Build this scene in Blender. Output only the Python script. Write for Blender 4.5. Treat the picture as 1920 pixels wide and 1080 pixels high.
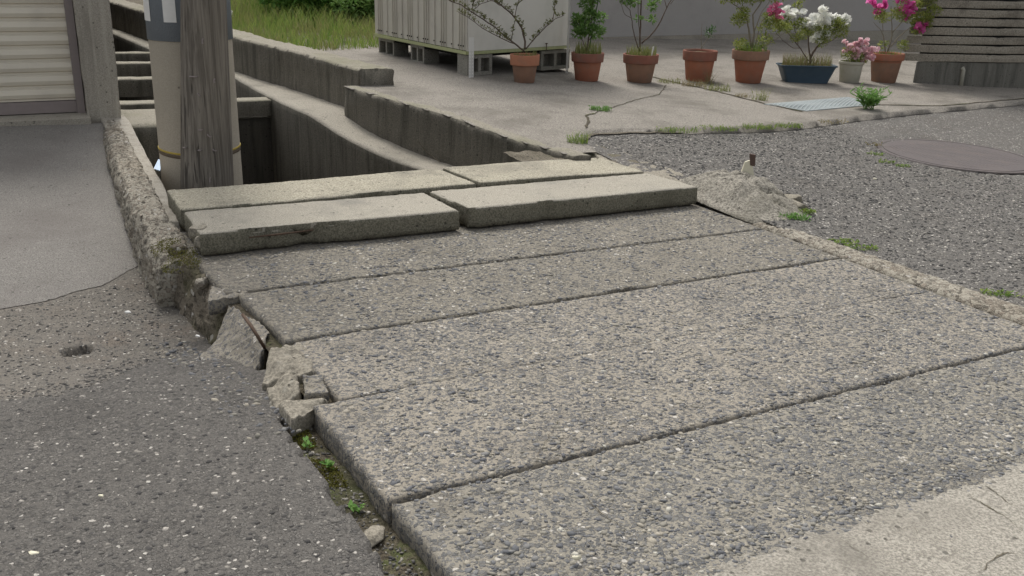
import bpy, math, random
import numpy as np
from mathutils import Vector, noise, Matrix
random.seed(7); rng = np.random.default_rng(7)
for o in list(bpy.data.objects): bpy.data.objects.remove(o)
sc = bpy.context.scene; COL = sc.collection

# ------------------------------------------------------------------ camera
F = 1820.; H = 1.35; PITCH = math.radians(19.2); ROLL = math.atan(110/4760)
cp, sp = math.cos(PITCH), math.sin(PITCH); cr, sr = math.cos(ROLL), math.sin(ROLL)
FW = Vector((0, cp, -sp)); R0 = Vector((1, 0, 0)); U0 = Vector((0, sp, cp))
RT = R0*cr + U0*sr; UP = U0*cr - R0*sr
cam = bpy.data.cameras.new('camera'); camo = bpy.data.objects.new('camera', cam); COL.objects.link(camo)
m = Matrix((RT, UP, -FW)).transposed().to_4x4(); m.translation = Vector((0, 0, H)); camo.matrix_world = m
cam.sensor_width = 36; cam.lens = 36*F/1920; cam.clip_end = 300; cam.clip_start = .05
sc.camera = camo
# ------------------------------------------------------------------ world, sun
SUN_EL = math.radians(58); SUN_AZ = math.radians(-20)      # azimuth measured from +Y towards +X
w = bpy.data.worlds.new('World'); sc.world = w; w.use_nodes = True
nt = w.node_tree; bg = nt.nodes['Background']
sky = nt.nodes.new('ShaderNodeTexSky'); sky.sky_type = 'NISHITA'; sky.sun_disc = False
sky.sun_elevation = SUN_EL; sky.sun_rotation = SUN_AZ; sky.air_density = 1.0; sky.dust_density = 4.0; sky.ozone_density = 1.0
hs = nt.nodes.new('ShaderNodeHueSaturation'); hs.inputs['Saturation'].default_value = .22
nt.links.new(sky.outputs[0], hs.inputs['Color']); nt.links.new(hs.outputs[0], bg.inputs[0]); bg.inputs[1].default_value = .11
sl = bpy.data.lights.new('sun', 'SUN'); sl.energy = 1.3; sl.angle = math.radians(14); sl.color = (1, .965, .91)
so = bpy.data.objects.new('sun', sl); COL.objects.link(so)
d = Vector((math.sin(SUN_AZ)*math.cos(SUN_EL), math.cos(SUN_AZ)*math.cos(SUN_EL), math.sin(SUN_EL)))
so.rotation_euler = d.to_track_quat('Z', 'Y').to_euler(); so.location = d*20
sc.view_settings.view_transform = 'Standard'; sc.view_settings.look = 'None'; sc.view_settings.gamma = 1
sc.view_settings.exposure = 0.77

# ------------------------------------------------------------------ frames and helpers
C30, S30 = math.cos(math.radians(30)), math.sin(math.radians(30))
def W(u, v, z=0.):                    # paving frame: u along the joints, v away; the whole yard falls gently to +x
    x = u*C30 - v*S30; y = u*S30 + v*C30
    return Vector((x, y, z - .03*x))
def Pz(px, py, zf, z=.15):
    for _ in range(12):
        q = P(px, py, z); z = lerp(z, zf(*UV(q)), .7)
    return q
def Pzuv(px, py, zf): return UV(Pz(px, py, zf))
def UV(p): return (p[0]*C30 + p[1]*S30, -p[0]*S30 + p[1]*C30)
def ray(px, py): return RT*((px-960)/F) + UP*((540-py)/F) + FW
def P(px, py, z=0.):                  # point of the tilted yard plane at local height z
    r = ray(px, py); t = (z - H)/(r.z + .03*r.x); q = r*t
    return Vector((q.x, q.y, H + q.z))
def Puv(px, py, z=0.): return UV(P(px, py, z))
def depth(p): return (Vector(p) - Vector((0, 0, H))).dot(FW)
def lerp(a, b, t): return a + (b-a)*t
def sstep(a, b, x):
    t = min(1, max(0, (x-a)/(b-a))); return t*t*(3-2*t)
def interp(x, tab):
    if x <= tab[0][0]: return tab[0][1]
    for (a, b), (c, d_) in zip(tab, tab[1:]):
        if x <= c: return lerp(b, d_, (x-a)/(c-a))
    return tab[-1][1]
def N(x, y, z=0., s=1.): return noise.noise(Vector((x*s, y*s, z*s)))

def wloc(o):
    v = Vector((0, 0, 0))
    while o: v += o.location; o = o.parent
    return v
def tag(o, label=None, cat=None, group=None, kind=None):
    if label: o['label'] = label
    if cat: o['category'] = cat
    if group: o['group'] = group
    if kind: o['kind'] = kind
    return o
def mk(name, verts, faces, mat, parent=None, smooth=False, mats=None, fm=None):
    verts = np.array([tuple(v) for v in verts], dtype=float) if not isinstance(verts, np.ndarray) else verts
    if parent: org = wloc(parent)
    else: org = Vector(((verts[:, 0].min()+verts[:, 0].max())/2, (verts[:, 1].min()+verts[:, 1].max())/2, verts[:, 2].min()))
    me = bpy.data.meshes.new(name)
    me.from_pydata((verts - np.array(org)).tolist(), [], faces if isinstance(faces, list) else faces.tolist())
    for mm in (mats or [mat]): me.materials.append(mm)
    if fm is not None: me.polygons.foreach_set('material_index', fm)
    if smooth: me.polygons.foreach_set('use_smooth', [True]*len(me.polygons))
    me.update()
    o = bpy.data.objects.new(name, me); COL.objects.link(o)
    if parent: o.parent = parent
    else: o.location = org
    return o
def empty(name, loc, label=None, cat=None, group=None, kind=None):
    o = bpy.data.objects.new(name, None); COL.objects.link(o); o.location = loc; o.empty_display_size = .1
    return tag(o, label, cat, group, kind)

class MB:
    def __init__(s): s.v = []; s.f = []
    def add(s, v, f):
        n = len(s.v); s.v += [tuple(a) for a in v]; s.f += [tuple(n+i for i in q) for q in f]; return s
    def hexa(s, p):                  # 8 points: bottom 4 (ccw), top 4
        return s.add(p, [(3,2,1,0),(4,5,6,7),(0,1,5,4),(1,2,6,5),(2,3,7,6),(3,0,4,7)])
    def box(s, o, ax, ay, az, x0, x1, y0, y1, z0, z1):
        o = Vector(o); g = lambda a,b,c: o + ax*a + ay*b + az*c
        return s.hexa([g(x0,y0,z0),g(x1,y0,z0),g(x1,y1,z0),g(x0,y1,z0),g(x0,y0,z1),g(x1,y0,z1),g(x1,y1,z1),g(x0,y1,z1)])
    def tube(s, pts, rad, n=6, cap=True):
        pts = [Vector(p) for p in pts]; rings = []; m0 = len(s.v)
        if not isinstance(rad, (list, tuple)): rad = [rad]*len(pts)
        for i, p in enumerate(pts):
            t = (pts[min(i+1, len(pts)-1)] - pts[max(i-1, 0)]).normalized()
            a = t.cross(Vector((.31, .95, .05))); a = a.normalized(); b = t.cross(a)
            for k in range(n):
                an = 2*math.pi*k/n; s.v.append(tuple(p + (a*math.cos(an)+b*math.sin(an))*rad[i]))
        for i in range(len(pts)-1):
            for k in range(n):
                k2 = (k+1) % n; s.f.append((m0+i*n+k, m0+i*n+k2, m0+(i+1)*n+k2, m0+(i+1)*n+k))
        if cap: s.f.append(tuple(m0+k for k in range(n))[::-1]); s.f.append(tuple(m0+(len(pts)-1)*n+k for k in range(n)))
        return s
    def lathe(s, o, prof, n=28, cap0=True, cap1=False, wob=0):
        o = Vector(o); m0 = len(s.v)
        for r, z in prof:
            for k in range(n):
                an = 2*math.pi*k/n; rr = r*(1+wob*N(math.cos(an)*2, math.sin(an)*2, z*6+o.x))
                s.v.append((o.x+rr*math.cos(an), o.y+rr*math.sin(an), o.z+z))
        for i in range(len(prof)-1):
            for k in range(n):
                k2 = (k+1) % n; s.f.append((m0+i*n+k, m0+i*n+k2, m0+(i+1)*n+k2, m0+(i+1)*n+k))
        if cap0: s.f.append(tuple(m0+k for k in range(n))[::-1])
        if cap1: s.f.append(tuple(m0+(len(prof)-1)*n+k for k in range(n)))
        return s
    def build(s, name, mat, parent=None, smooth=False): return mk(name, s.v, s.f, mat, parent, smooth)

def resample(pl, n=None, ds=None):
    """polyline (tuples of any length) resampled by arc length"""
    A = np.array(pl, float); L = np.r_[0, np.cumsum(np.linalg.norm(np.diff(A, axis=0), axis=1))]
    if n is None: n = max(2, int(math.ceil(L[-1]/ds))+1)
    t = np.linspace(0, L[-1], n)
    return np.stack([np.interp(t, L, A[:, k]) for k in range(A.shape[1])], 1)
def loft(name, stations, mat, parent=None, dl=.03, dp=.03, amp=.002, freq=12, amp2=0, freq2=60, caps=True, smooth=True, raw=False, close=False, top=None, tnz=.6):
    """stations: equal-length profiles in (u,v,z); resampled along and across, then roughened by 3-D noise"""
    S = np.array(stations, float)                       # (ns, k, 3)
    if close: S = np.concatenate([S, S[:, :1]], 1)
    segn = [max(1, int(math.ceil(np.linalg.norm(S[:, j+1]-S[:, j], axis=1).max()/dp))) for j in range(S.shape[1]-1)]
    prof = []
    for j, nn in enumerate(segn):
        for q in range(nn): prof.append(lambda X, j=j, q=q, nn=nn: X[:, j]*(1-q/nn) + X[:, j+1]*(q/nn))
    S2 = np.stack([f(S) for f in prof] + [S[:, -1]], 1)
    mid = S2.mean(1); L = np.r_[0, np.cumsum(np.linalg.norm(np.diff(mid, axis=0), axis=1))]
    nl = max(2, int(math.ceil(L[-1]/dl))+1); t = np.linspace(0, L[-1], nl)
    G = np.empty((nl, S2.shape[1], 3))
    for a in range(S2.shape[1]):
        for b in range(3): G[:, a, b] = np.interp(t, L, S2[:, a, b])
    V = []
    for i in range(nl):
        for j in range(G.shape[1]):
            p = Vector(G[i, j]) if raw else W(*G[i, j])
            if close and j == G.shape[1]-1: p = Vector(G[i, 0]) if raw else W(*G[i, 0])
            q = p.copy()
            if amp: q += noise.noise_vector(p*freq)*amp
            if amp2: q += noise.noise_vector(p*freq2 + Vector((5, 1, 3)))*amp2
            V.append(tuple(q))
    K = G.shape[1]; Fc = [(i*K+j, i*K+j+1, (i+1)*K+j+1, (i+1)*K+j) for i in range(nl-1) for j in range(K-1)]
    if caps: Fc.append(tuple(range(K))[::-1]); Fc.append(tuple((nl-1)*K+j for j in range(K)))
    o = mk(name, V, Fc, mat, parent, smooth)
    if top: top_faces(o, top, tnz)
    return o
def top_faces(o, m, tnz=.6, side=False):
    me = o.data; me.materials.append(m); n = len(me.polygons); nr = np.empty(n*3); me.polygons.foreach_get('normal', nr); z = np.abs(nr.reshape(-1, 3)[:, 2])
    me.polygons.foreach_set('material_index', ((z < tnz) if side else (z > tnz)).astype(np.int32))

def slab(name, c, z, th, mat, parent=None, dl=.02, nz=.0015, chip=.006, bev=.004, ztop=None, smooth=True, seed=0, chipz=1., em=None):
    """slab from 4 uv corners (a-b front edge, d-c back edge); worn, slightly uneven edges; top, bevel ring and sides"""
    a, b, cc, d_ = [np.array(q, float) for q in c]
    nu = max(4, int(np.linalg.norm(b-a)/dl)); nv = max(4, int(np.linalg.norm(d_-a)/dl))
    V = []; idx = {}
    def pt(s, t): return (a*(1-s)+b*s)*(1-t) + (d_*(1-s)+cc*s)*t
    cen = pt(.5, .5)
    for i in range(nu+1):
        for j in range(nv+1):
            s, t = i/nu, j/nv; q = pt(s, t); edge = i in (0, nu) or j in (0, nv)
            zz = (z if ztop is None else ztop(q[0], q[1])) + nz*N(q[0], q[1], seed, 9) + nz*N(q[0], q[1], seed+3, 40)
            if edge:
                k = .5+.5*N(q[0], q[1], seed+7, 14) + .5*N(q[0], q[1], seed+1, 60)
                k = max(0, k); mm = em(q[0], q[1]) if em else 1.; inn = chip*k*mm
                big = max(0, N(q[0], q[1], seed+11, 4)-.32)*6*chip*chipz
                big *= mm; zz -= (bev*(.4+k) + big*.6)*mm
                dirv = np.array([0., 0.])
                if i == 0: dirv += (b-a)/np.linalg.norm(b-a)
                if i == nu: dirv -= (b-a)/np.linalg.norm(b-a)
                if j == 0: dirv += (d_-a)/np.linalg.norm(d_-a)
                if j == nv: dirv -= (d_-a)/np.linalg.norm(d_-a)
                q = q + dirv*(inn+big)
            idx[i, j] = len(V); V.append((q[0], q[1], zz))
    Fc = [(idx[i, j], idx[i+1, j], idx[i+1, j+1], idx[i, j+1]) for i in range(nu) for j in range(nv)]
    ring = [(i, 0) for i in range(nu)] + [(nu, j) for j in range(nv)] + [(i, nv) for i in range(nu, 0, -1)] + [(0, j) for j in range(nv, 0, -1)]
    prev = [idx[r] for r in ring]; base = [V[k] for k in prev]
    nl = max(1, int(th/.025))
    for l in range(1, nl+1):
        cur = []
        for r, (x, y, zz) in zip(ring, base):
            o = .004 if l == 1 else .004
            k = .003*N(x*8, y*8, l*3.1+seed, 3) + .002*N(x, y, l+seed, 50)
            dx, dy = cen[0]-x, cen[1]-y; L_ = math.hypot(dx, dy)
            out = (o*.6 if l < nl else 0) - k
            i, j = r
            ex = -1 if i == 0 else (1 if i == nu else 0); ey = -1 if j == 0 else (1 if j == nv else 0)
            U_ = (b-a)/np.linalg.norm(b-a); V_ = (d_-a)/np.linalg.norm(d_-a)
            q = np.array([x, y]) + (U_*ex + V_*ey)*out
            cur.append(len(V)); V.append((q[0], q[1], (z if ztop is None else ztop(x, y)) - th*l/nl))
        for k in range(len(ring)):
            k2 = (k+1) % len(ring); Fc.append((prev[k2], prev[k], cur[k], cur[k2]))
        prev = cur
    Fc.append(tuple(prev[::-1]))
    return mk(name, [W(*p) for p in V], Fc, mat, parent, smooth)

def field(name, us, vs, zf, mat, parent=None, inside=None, smooth=True, edge=None):
    """height-field sheet in the uv frame; cells kept where inside(u,v)"""
    V = []; idx = {}
    Fc = []
    keep = {}
    for i in range(len(us)-1):
        for j in range(len(vs)-1):
            if inside is None or inside((us[i]+us[i+1])/2, (vs[j]+vs[j+1])/2): keep[i, j] = 1
    def vid(i, j):
        if (i, j) not in idx:
            u, v = us[i], vs[j]
            if edge: u, v = edge(u, v)
            idx[i, j] = len(V); V.append(W(u, v, zf(u, v)))
        return idx[i, j]
    for i, j in keep: Fc.append((vid(i, j), vid(i+1, j), vid(i+1, j+1), vid(i, j+1)))
    return mk(name, V, Fc, mat, parent, smooth)
def strip_field(name, A, B, zf, mat, parent=None, n=60, k=20, edge=.0, eseed=0, smooth=True):
    """sheet between two uv polylines draped on zf"""
    a = resample(A, n); b = resample(B, n); V = []
    for i in range(n):
        for j in range(k):
            t = j/(k-1); q = a[i]*(1-t)+b[i]*t
            if edge and j in (0, k-1):
                q = q + np.array([N(q[0], q[1], eseed, 7), N(q[0], q[1], eseed+5, 7)])*edge + np.array([N(q[0], q[1], eseed, 35), N(q[0], q[1], eseed+5, 35)])*edge*.5
            V.append(W(q[0], q[1], zf(q[0], q[1])))
    Fc = [(i*k+j, (i+1)*k+j, (i+1)*k+j+1, i*k+j+1) for i in range(n-1) for j in range(k-1)]
    return mk(name, V, Fc, mat, parent, smooth)

# ------------------------------------------------------------------ materials
def base_mat(name, rough=.9, spec=.3):
    M = bpy.data.materials.new(name); M.use_nodes = True; b = M.node_tree.nodes['Principled BSDF']
    b.inputs['Roughness'].default_value = rough; b.inputs['Specular IOR Level'].default_value = spec
    return M, M.node_tree, b
class NB:
    def __init__(s, t): s.t = t; s.L = t.links.new
    def n(s, ty, **k):
        o = s.t.nodes.new(ty)
        for a, b in k.items():
            if a.startswith('i_'):
                key = a[2:].replace('_', ' ')
                o.inputs[key].default_value = b
            else: setattr(o, a, b)
        return o
    def math(s, op, a, b=None, c=None, clamp=False):
        o = s.t.nodes.new('ShaderNodeMath'); o.operation = op; o.use_clamp = clamp
        for i, x in enumerate((a, b, c)):
            if x is None: continue
            if isinstance(x, (int, float)): o.inputs[i].default_value = x
            else: s.L(x, o.inputs[i])
        return o.outputs[0]
    def mix(s, f, a, b, blend='MIX'):
        o = s.t.nodes.new('ShaderNodeMix'); o.data_type = 'RGBA'; o.blend_type = blend
        for x, i in ((f, 0), (a, 6), (b, 7)):
            if isinstance(x, (int, float)): o.inputs[i].default_value = x
            elif isinstance(x, tuple): o.inputs[i].default_value = (*x, 1)
            else: s.L(x, o.inputs[i])
        return o.outputs[2]
    def noise(s, vec, scale, det=4, rough=.6, dist=0):
        o = s.n('ShaderNodeTexNoise'); o.inputs['Scale'].default_value = scale; o.inputs['Detail'].default_value = det
        o.inputs['Roughness'].default_value = rough; o.inputs['Distortion'].default_value = dist; s.L(vec, o.inputs['Vector']); return o.outputs[0]
    def ramp(s, f, lo, hi, clamp=True):
        o = s.n('ShaderNodeMapRange'); o.inputs['From Min'].default_value = lo; o.inputs['From Max'].default_value = hi; o.clamp = clamp
        o.interpolation_type = 'SMOOTHSTEP'; s.L(f, o.inputs['Value']); return o.outputs[0]
    def pos(s, scale=None, rotz=0):
        g = s.n('ShaderNodeNewGeometry').outputs['Position']
        if scale or rotz:
            mp = s.n('ShaderNodeMapping'); s.L(g, mp.inputs[0])
            if scale: mp.inputs['Scale'].default_value = scale
            mp.inputs['Rotation'].default_value = (0, 0, rotz); return mp.outputs[0]
        return g
    def bump(s, h, strength, dist, prev=None):
        o = s.n('ShaderNodeBump'); o.inputs['Strength'].default_value = strength; o.inputs['Distance'].default_value = dist; s.L(h, o.inputs['Height'])
        if prev: s.L(prev, o.inputs['Normal'])
        return o.outputs[0]

def aggregate(name, matrix, matrix2, stone, stone2, scale=55, frac=.55, fine=160, patch=(1.4, .25), bump=.6, dist=.004, white=.03, stain=(.12, .10, .07), stain_amt=.25, wear=.0, grain=.42):
    M, t, b = base_mat(name, .93, .25); k = NB(t); p = k.pos()
    wob = k.noise(p, 30, 3); pw = k.n('ShaderNodeVectorMath', operation='ADD'); k.L(p, pw.inputs[0])
    cs = k.n('ShaderNodeVectorMath', operation='SCALE'); wn = k.n('ShaderNodeTexNoise'); wn.inputs['Scale'].default_value = scale*.9; k.L(p, wn.inputs['Vector'])
    k.L(wn.outputs[1], cs.inputs[0]); cs.inputs['Scale'].default_value = .6/scale; k.L(cs.outputs[0], pw.inputs[1]); pv = pw.outputs[0]
    v1 = k.n('ShaderNodeTexVoronoi', feature='F1'); v1.inputs['Scale'].default_value = scale; k.L(pv, v1.inputs['Vector'])
    e1 = k.n('ShaderNodeTexVoronoi', feature='DISTANCE_TO_EDGE'); e1.inputs['Scale'].default_value = scale; k.L(pv, e1.inputs['Vector'])
    sp_ = k.n('ShaderNodeSeparateColor'); k.L(v1.outputs['Color'], sp_.inputs[0])
    big = k.noise(p, patch[0], 3, .5)
    thr = k.math('ADD', frac, k.math('MULTIPLY', k.math('SUBTRACT', big, .5), patch[1]*4))
    is_st = k.math('LESS_THAN', sp_.outputs[0], thr)
    m1 = k.math('MULTIPLY', is_st, k.ramp(e1.outputs['Distance'], .03, .12))
    # second finer population
    v2 = k.n('ShaderNodeTexVoronoi', feature='F1'); v2.inputs['Scale'].default_value = fine; k.L(pv, v2.inputs['Vector'])
    s2 = k.n('ShaderNodeSeparateColor'); k.L(v2.outputs['Color'], s2.inputs[0])
    f2 = k.math('MULTIPLY', k.math('LESS_THAN', s2.outputs[0], .34), k.ramp(v2.outputs['Distance'], .75, .5))
    mat_c = k.mix(k.noise(p, 90, 4, .7), matrix, matrix2)
    mat_c = k.mix(k.math('MULTIPLY', f2, .8), mat_c, k.mix(s2.outputs[1], stone, stone2))
    st_c = k.mix(sp_.outputs[1], stone, stone2)
    st_c = k.mix(k.math('MULTIPLY', k.noise(p, 220, 3), .3), st_c, matrix2)
    col = k.mix(m1, mat_c, st_c)
    wh = k.math('GREATER_THAN', sp_.outputs[2], 1-white)
    col = k.mix(k.math('MULTIPLY', wh, k.ramp(e1.outputs['Distance'], .05, .15)), col, (.5, .47, .42))
    stn = k.ramp(k.noise(p, 3.1, 5, .62), .48, .72)
    col = k.mix(k.math('MULTIPLY', stn, stain_amt), col, stain)
    gr = k.math('ADD', 1-grain, k.math('MULTIPLY', k.noise(p, 420, 3, .7), grain*2))
    gm = k.n('ShaderNodeVectorMath', operation='SCALE'); k.L(col, gm.inputs[0]); k.L(gr, gm.inputs['Scale'])
    k.L(gm.outputs[0], b.inputs['Base Color'])
    hgt = k.math('ADD', k.math('MULTIPLY', m1, .7), k.math('ADD', k.math('MULTIPLY', f2, .35), k.math('MULTIPLY', k.noise(p, 260, 4, .7), .5)))
    bb = k.bump(hgt, bump, dist); bb = k.bump(k.noise(p, 12, 5, .6), .25, .01, bb)
    k.L(bb, b.inputs['Normal']); return M

def concrete(name, c1, c2, stain=(.06, .06, .045), stain_amt=.4, streak=False, spk=.25, bump=.4, fine=180, dark_spots=.1, moss=0, lichen=0, mossc=(.09, .12, .03)):
    M, t, b = base_mat(name, .93, .22); k = NB(t); p = k.pos()
    col = k.mix(k.noise(p, 2.3, 6, .65), c1, c2)
    g = k.noise(p, fine, 4, .75); col = k.mix(spk, col, k.mix(k.ramp(g, .35, .65), tuple(x*.45 for x in c1), tuple(min(1, x*1.5) for x in c2)))
    sv = k.pos((7, 7, .6)) if streak else p
    stn = k.ramp(k.noise(sv, 1.6 if streak else 1.7, 6, .68), .45, .68)
    col = k.mix(k.math('MULTIPLY', stn, stain_amt), col, stain)
    if streak:
        st2 = k.ramp(k.noise(k.pos((22, 22, 1.0)), 1.3, 4, .6), .5, .72); col = k.mix(k.math('MULTIPLY', st2, .35), col, tuple(x*1.35 for x in c2))
    v = k.n('ShaderNodeTexVoronoi', feature='F1'); v.inputs['Scale'].default_value = 38; k.L(p, v.inputs['Vector'])
    s2 = k.n('ShaderNodeSeparateColor'); k.L(v.outputs['Color'], s2.inputs[0])
    pit = k.math('MULTIPLY', k.math('LESS_THAN', s2.outputs[0], dark_spots), k.ramp(v.outputs['Distance'], .32, .18))
    col = k.mix(k.math('MULTIPLY', pit, .7), col, tuple(x*.3 for x in c1))
    if lichen:
        li = k.ramp(k.noise(p, 26, 5, .7), .58, .68); col = k.mix(k.math('MULTIPLY', li, lichen), col, (.42, .41, .36))
    if moss:
        mo = k.ramp(k.noise(p, 6, 6, .7), .52, .68); col = k.mix(k.math('MULTIPLY', mo, moss), col, mossc)
    k.L(col, b.inputs['Base Color'])
    h = k.math('SUBTRACT', k.math('ADD', k.math('MULTIPLY', g, .6), k.math('MULTIPLY', k.noise(p, 45, 5, .7), 1)), k.math('MULTIPLY', pit, .8))
    k.L(k.bump(h, bump, .006), b.inputs['Normal']); return M
def plain(name, c, rough=.6, spec=.4, var=.12, scale=30, metal=0, bump=.1, c2=None, sc2=4, amt2=.5):
    M, t, b = base_mat(name, rough, spec); k = NB(t); p = k.pos(); b.inputs['Metallic'].default_value = metal
    n1 = k.noise(p, scale, 4, .6); col = k.mix(n1, tuple(x*(1-var*2) for x in c), tuple(min(1, x*(1+var*2)) for x in c))
    if c2: col = k.mix(k.math('MULTIPLY', k.ramp(k.noise(p, sc2, 5, .65), .45, .7), amt2), col, c2)
    k.L(col, b.inputs['Base Color'])
    if bump: k.L(k.bump(n1, bump, .004), b.inputs['Normal'])
    return M
def leafmat(name, c, c2, trans=.25):
    M, t, b = base_mat(name, .55, .35); k = NB(t)
    oi = k.n('ShaderNodeNewGeometry').outputs['Random Per Island']
    col = k.mix(oi, c, c2); k.L(col, b.inputs['Base Color'])
    tr = k.n('ShaderNodeBsdfTranslucent'); k.L(col, tr.inputs[0]); ms = k.n('ShaderNodeMixShader'); ms.inputs[0].default_value = trans
    out = [n for n in t.nodes if n.type == 'OUTPUT_MATERIAL'][0]
    k.L(b.outputs[0], ms.inputs[1]); k.L(tr.outputs[0], ms.inputs[2]); k.L(ms.outputs[0], out.inputs[0]); return M
def islandmat(name, cols, rough=.9):
    M, t, b = base_mat(name, rough, .25); k = NB(t)
    r = k.n('ShaderNodeValToRGB'); r.color_ramp.interpolation = 'CONSTANT'
    while len(r.color_ramp.elements) < len(cols): r.color_ramp.elements.new(.5)
    for i, (f, c) in enumerate(cols): r.color_ramp.elements[i].position = f; r.color_ramp.elements[i].color = (*c, 1)
    k.L(k.n('ShaderNodeNewGeometry').outputs['Random Per Island'], r.inputs[0])
    g = k.noise(k.pos(), 300, 3, .7); gm = k.n('ShaderNodeVectorMath', operation='SCALE'); k.L(r.outputs[0], gm.inputs[0]); k.L(k.math('ADD', .65, k.math('MULTIPLY', g, .7)), gm.inputs['Scale'])
    k.L(gm.outputs[0], b.inputs['Base Color']); k.L(k.bump(g, .3, .002), b.inputs['Normal']); return M

M_panel = aggregate('exposed_aggregate', (.375, .335, .27), (.22, .198, .165), (.095, .098, .102), (.20, .195, .185), scale=82, frac=.46, patch=(1.1, .36), bump=.85, dist=.006, white=.02, stain=(.15, .135, .11), stain_amt=.35)
M_panel_b = aggregate('exposed_aggregate_brown', (.29, .262, .21), (.19, .172, .14), (.10, .098, .095), (.19, .18, .16), scale=88, frac=.42, patch=(1.6, .2), bump=.85, dist=.006, white=.03, stain=(.13, .115, .09), stain_amt=.4)
M_panel_c = aggregate('exposed_aggregate_grey', (.33, .30, .245), (.20, .185, .155), (.095, .098, .102), (.19, .186, .176), scale=76, frac=.5, patch=(1.3, .3), bump=.85, dist=.006, white=.025, stain=(.14, .125, .10), stain_amt=.45)
M_panel_worn = aggregate('worn_aggregate_edge', (.32, .29, .235), (.22, .20, .165), (.10, .105, .11), (.2, .19, .18), scale=75, frac=.3, bump=.8, dist=.006)
M_asphalt = aggregate('old_asphalt', (.17, .158, .142), (.085, .079, .072), (.09, .086, .081), (.235, .22, .197), scale=105, frac=.55, fine=230, patch=(.9, .15), bump=1.0, dist=.007, white=.02, stain=(.06, .055, .05), stain_amt=.3)
M_road = aggregate('road_asphalt', (.175, .162, .142), (.08, .075, .07), (.09, .087, .083), (.27, .255, .23), scale=85, frac=.55, fine=230, patch=(.7, .12), bump=.9, dist=.005, white=.06, stain=(.1, .085, .07), stain_amt=.3)
M_topping = concrete('worn_topping', (.25, .233, .197), (.34, .315, .268), stain=(.165, .152, .128), stain_amt=.75, spk=.6, bump=.7, fine=130, dark_spots=.15, lichen=.12)
M_rough = aggregate('rough_mortar_apron', (.225, .203, .17), (.12, .11, .096), (.10, .095, .09), (.24, .22, .19), scale=110, frac=.4, fine=250, patch=(1.1, .12), bump=.9, dist=.005, white=.03, stain=(.2, .135, .09), stain_amt=.25)
M_apron = concrete('smooth_apron', (.16, .15, .135), (.215, .203, .185), spk=.7, bump=.6, fine=170, dark_spots=.04, stain=(.14, .125, .115), stain_amt=.5)
M_cover = concrete('cover_concrete', (.29, .265, .20), (.38, .35, .275), stain=(.17, .158, .13), stain_amt=.7, spk=.65, bump=.8, fine=120, dark_spots=.10, lichen=.15)
M_cover_b = concrete('cover_concrete_grey', (.275, .253, .208), (.36, .333, .275), stain=(.18, .172, .15), stain_amt=.7, spk=.5, bump=.5, fine=170, dark_spots=.07)
M_cover_side = concrete('cover_side_grime_shade', (.13, .125, .095), (.20, .185, .14), stain=(.085, .08, .055), stain_amt=.6, spk=.6, bump=.8, fine=120, dark_spots=.12)  # grime, with the shade of the slab sides also put into the colour
M_light = concrete('light_concrete', (.31, .285, .235), (.38, .35, .295), stain=(.19, .175, .15), stain_amt=.6, spk=.45, bump=.6, fine=160, dark_spots=.12)
M_ledge = concrete('ledge_concrete', (.24, .22, .18), (.32, .295, .245), stain=(.15, .14, .115), stain_amt=.6, spk=.45, bump=.6, fine=130, dark_spots=.12)
M_drive = concrete('driveway_concrete', (.19, .173, .148), (.265, .243, .21), stain=(.125, .113, .094), stain_amt=.7, spk=.6, bump=.6, fine=95, dark_spots=.12)
M_wall = concrete('weathered_wall', (.10, .092, .075), (.17, .155, .125), stain=(.05, .048, .036), stain_amt=.65, streak=True, spk=.4, bump=.6, fine=110, dark_spots=.08)
M_wall_top = concrete('wall_top', (.20, .185, .145), (.29, .265, .215), stain=(.16, .16, .09), stain_amt=.5, spk=.4, bump=.6, fine=120)
M_wall_dark = concrete('dark_damp_wall', (.055, .05, .042), (.09, .082, .068), stain=(.03, .03, .022), stain_amt=.6, streak=True, spk=.35, bump=.5)
M_rubble = aggregate('rubble_mortar', (.47, .435, .36), (.32, .29, .235), (.13, .12, .1), (.36, .31, .25), scale=48, frac=.45, fine=130, patch=(2, .15), bump=1.0, dist=.012, white=.04, stain=(.14, .1, .06), stain_amt=.3)
M_mossy = aggregate('mossy_rubble', (.27, .235, .18), (.15, .125, .095), (.08, .07, .055), (.23, .20, .155), scale=45, frac=.45, fine=120, patch=(3, .15), bump=1.0, dist=.012, stain=(.085, .085, .03), stain_amt=.6)
M_mortar = concrete('crumbled_mortar', (.22, .20, .16), (.30, .272, .22), stain=(.2, .18, .14), stain_amt=.5, spk=.5, bump=.9, fine=100, dark_spots=.15, lichen=.25)
M_mound = concrete('mound_mortar', (.19, .175, .145), (.27, .25, .21), stain=(.13, .12, .09), stain_amt=.65, spk=.75, bump=1.0, fine=80, dark_spots=.22, lichen=.3)
M_soil = concrete('damp_soil', (.05, .04, .028), (.1, .085, .06), stain=(.04, .05, .015), stain_amt=.7, spk=.7, bump=1, fine=90, moss=.6)
M_dirt = concrete('joint_dirt', (.10, .085, .06), (.17, .15, .115), stain=(.06, .05, .035), stain_amt=.6, spk=.7, bump=1, fine=110, moss=.25)
M_pole = concrete('pole_concrete', (.40, .35, .275), (.47, .42, .34), stain=(.33, .3, .24), stain_amt=.4, spk=.22, bump=.15, fine=160, dark_spots=.02)
M_pillar = concrete('pillar_concrete', (.30, .275, .23), (.39, .36, .305), stain=(.21, .19, .16), stain_amt=.6, spk=.35, bump=.3, fine=130, streak=True)
M_block = concrete('cinder_block', (.21, .20, .17), (.30, .285, .25), stain=(.13, .13, .10), stain_amt=.5, spk=.5, bump=.9, fine=130)
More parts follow.
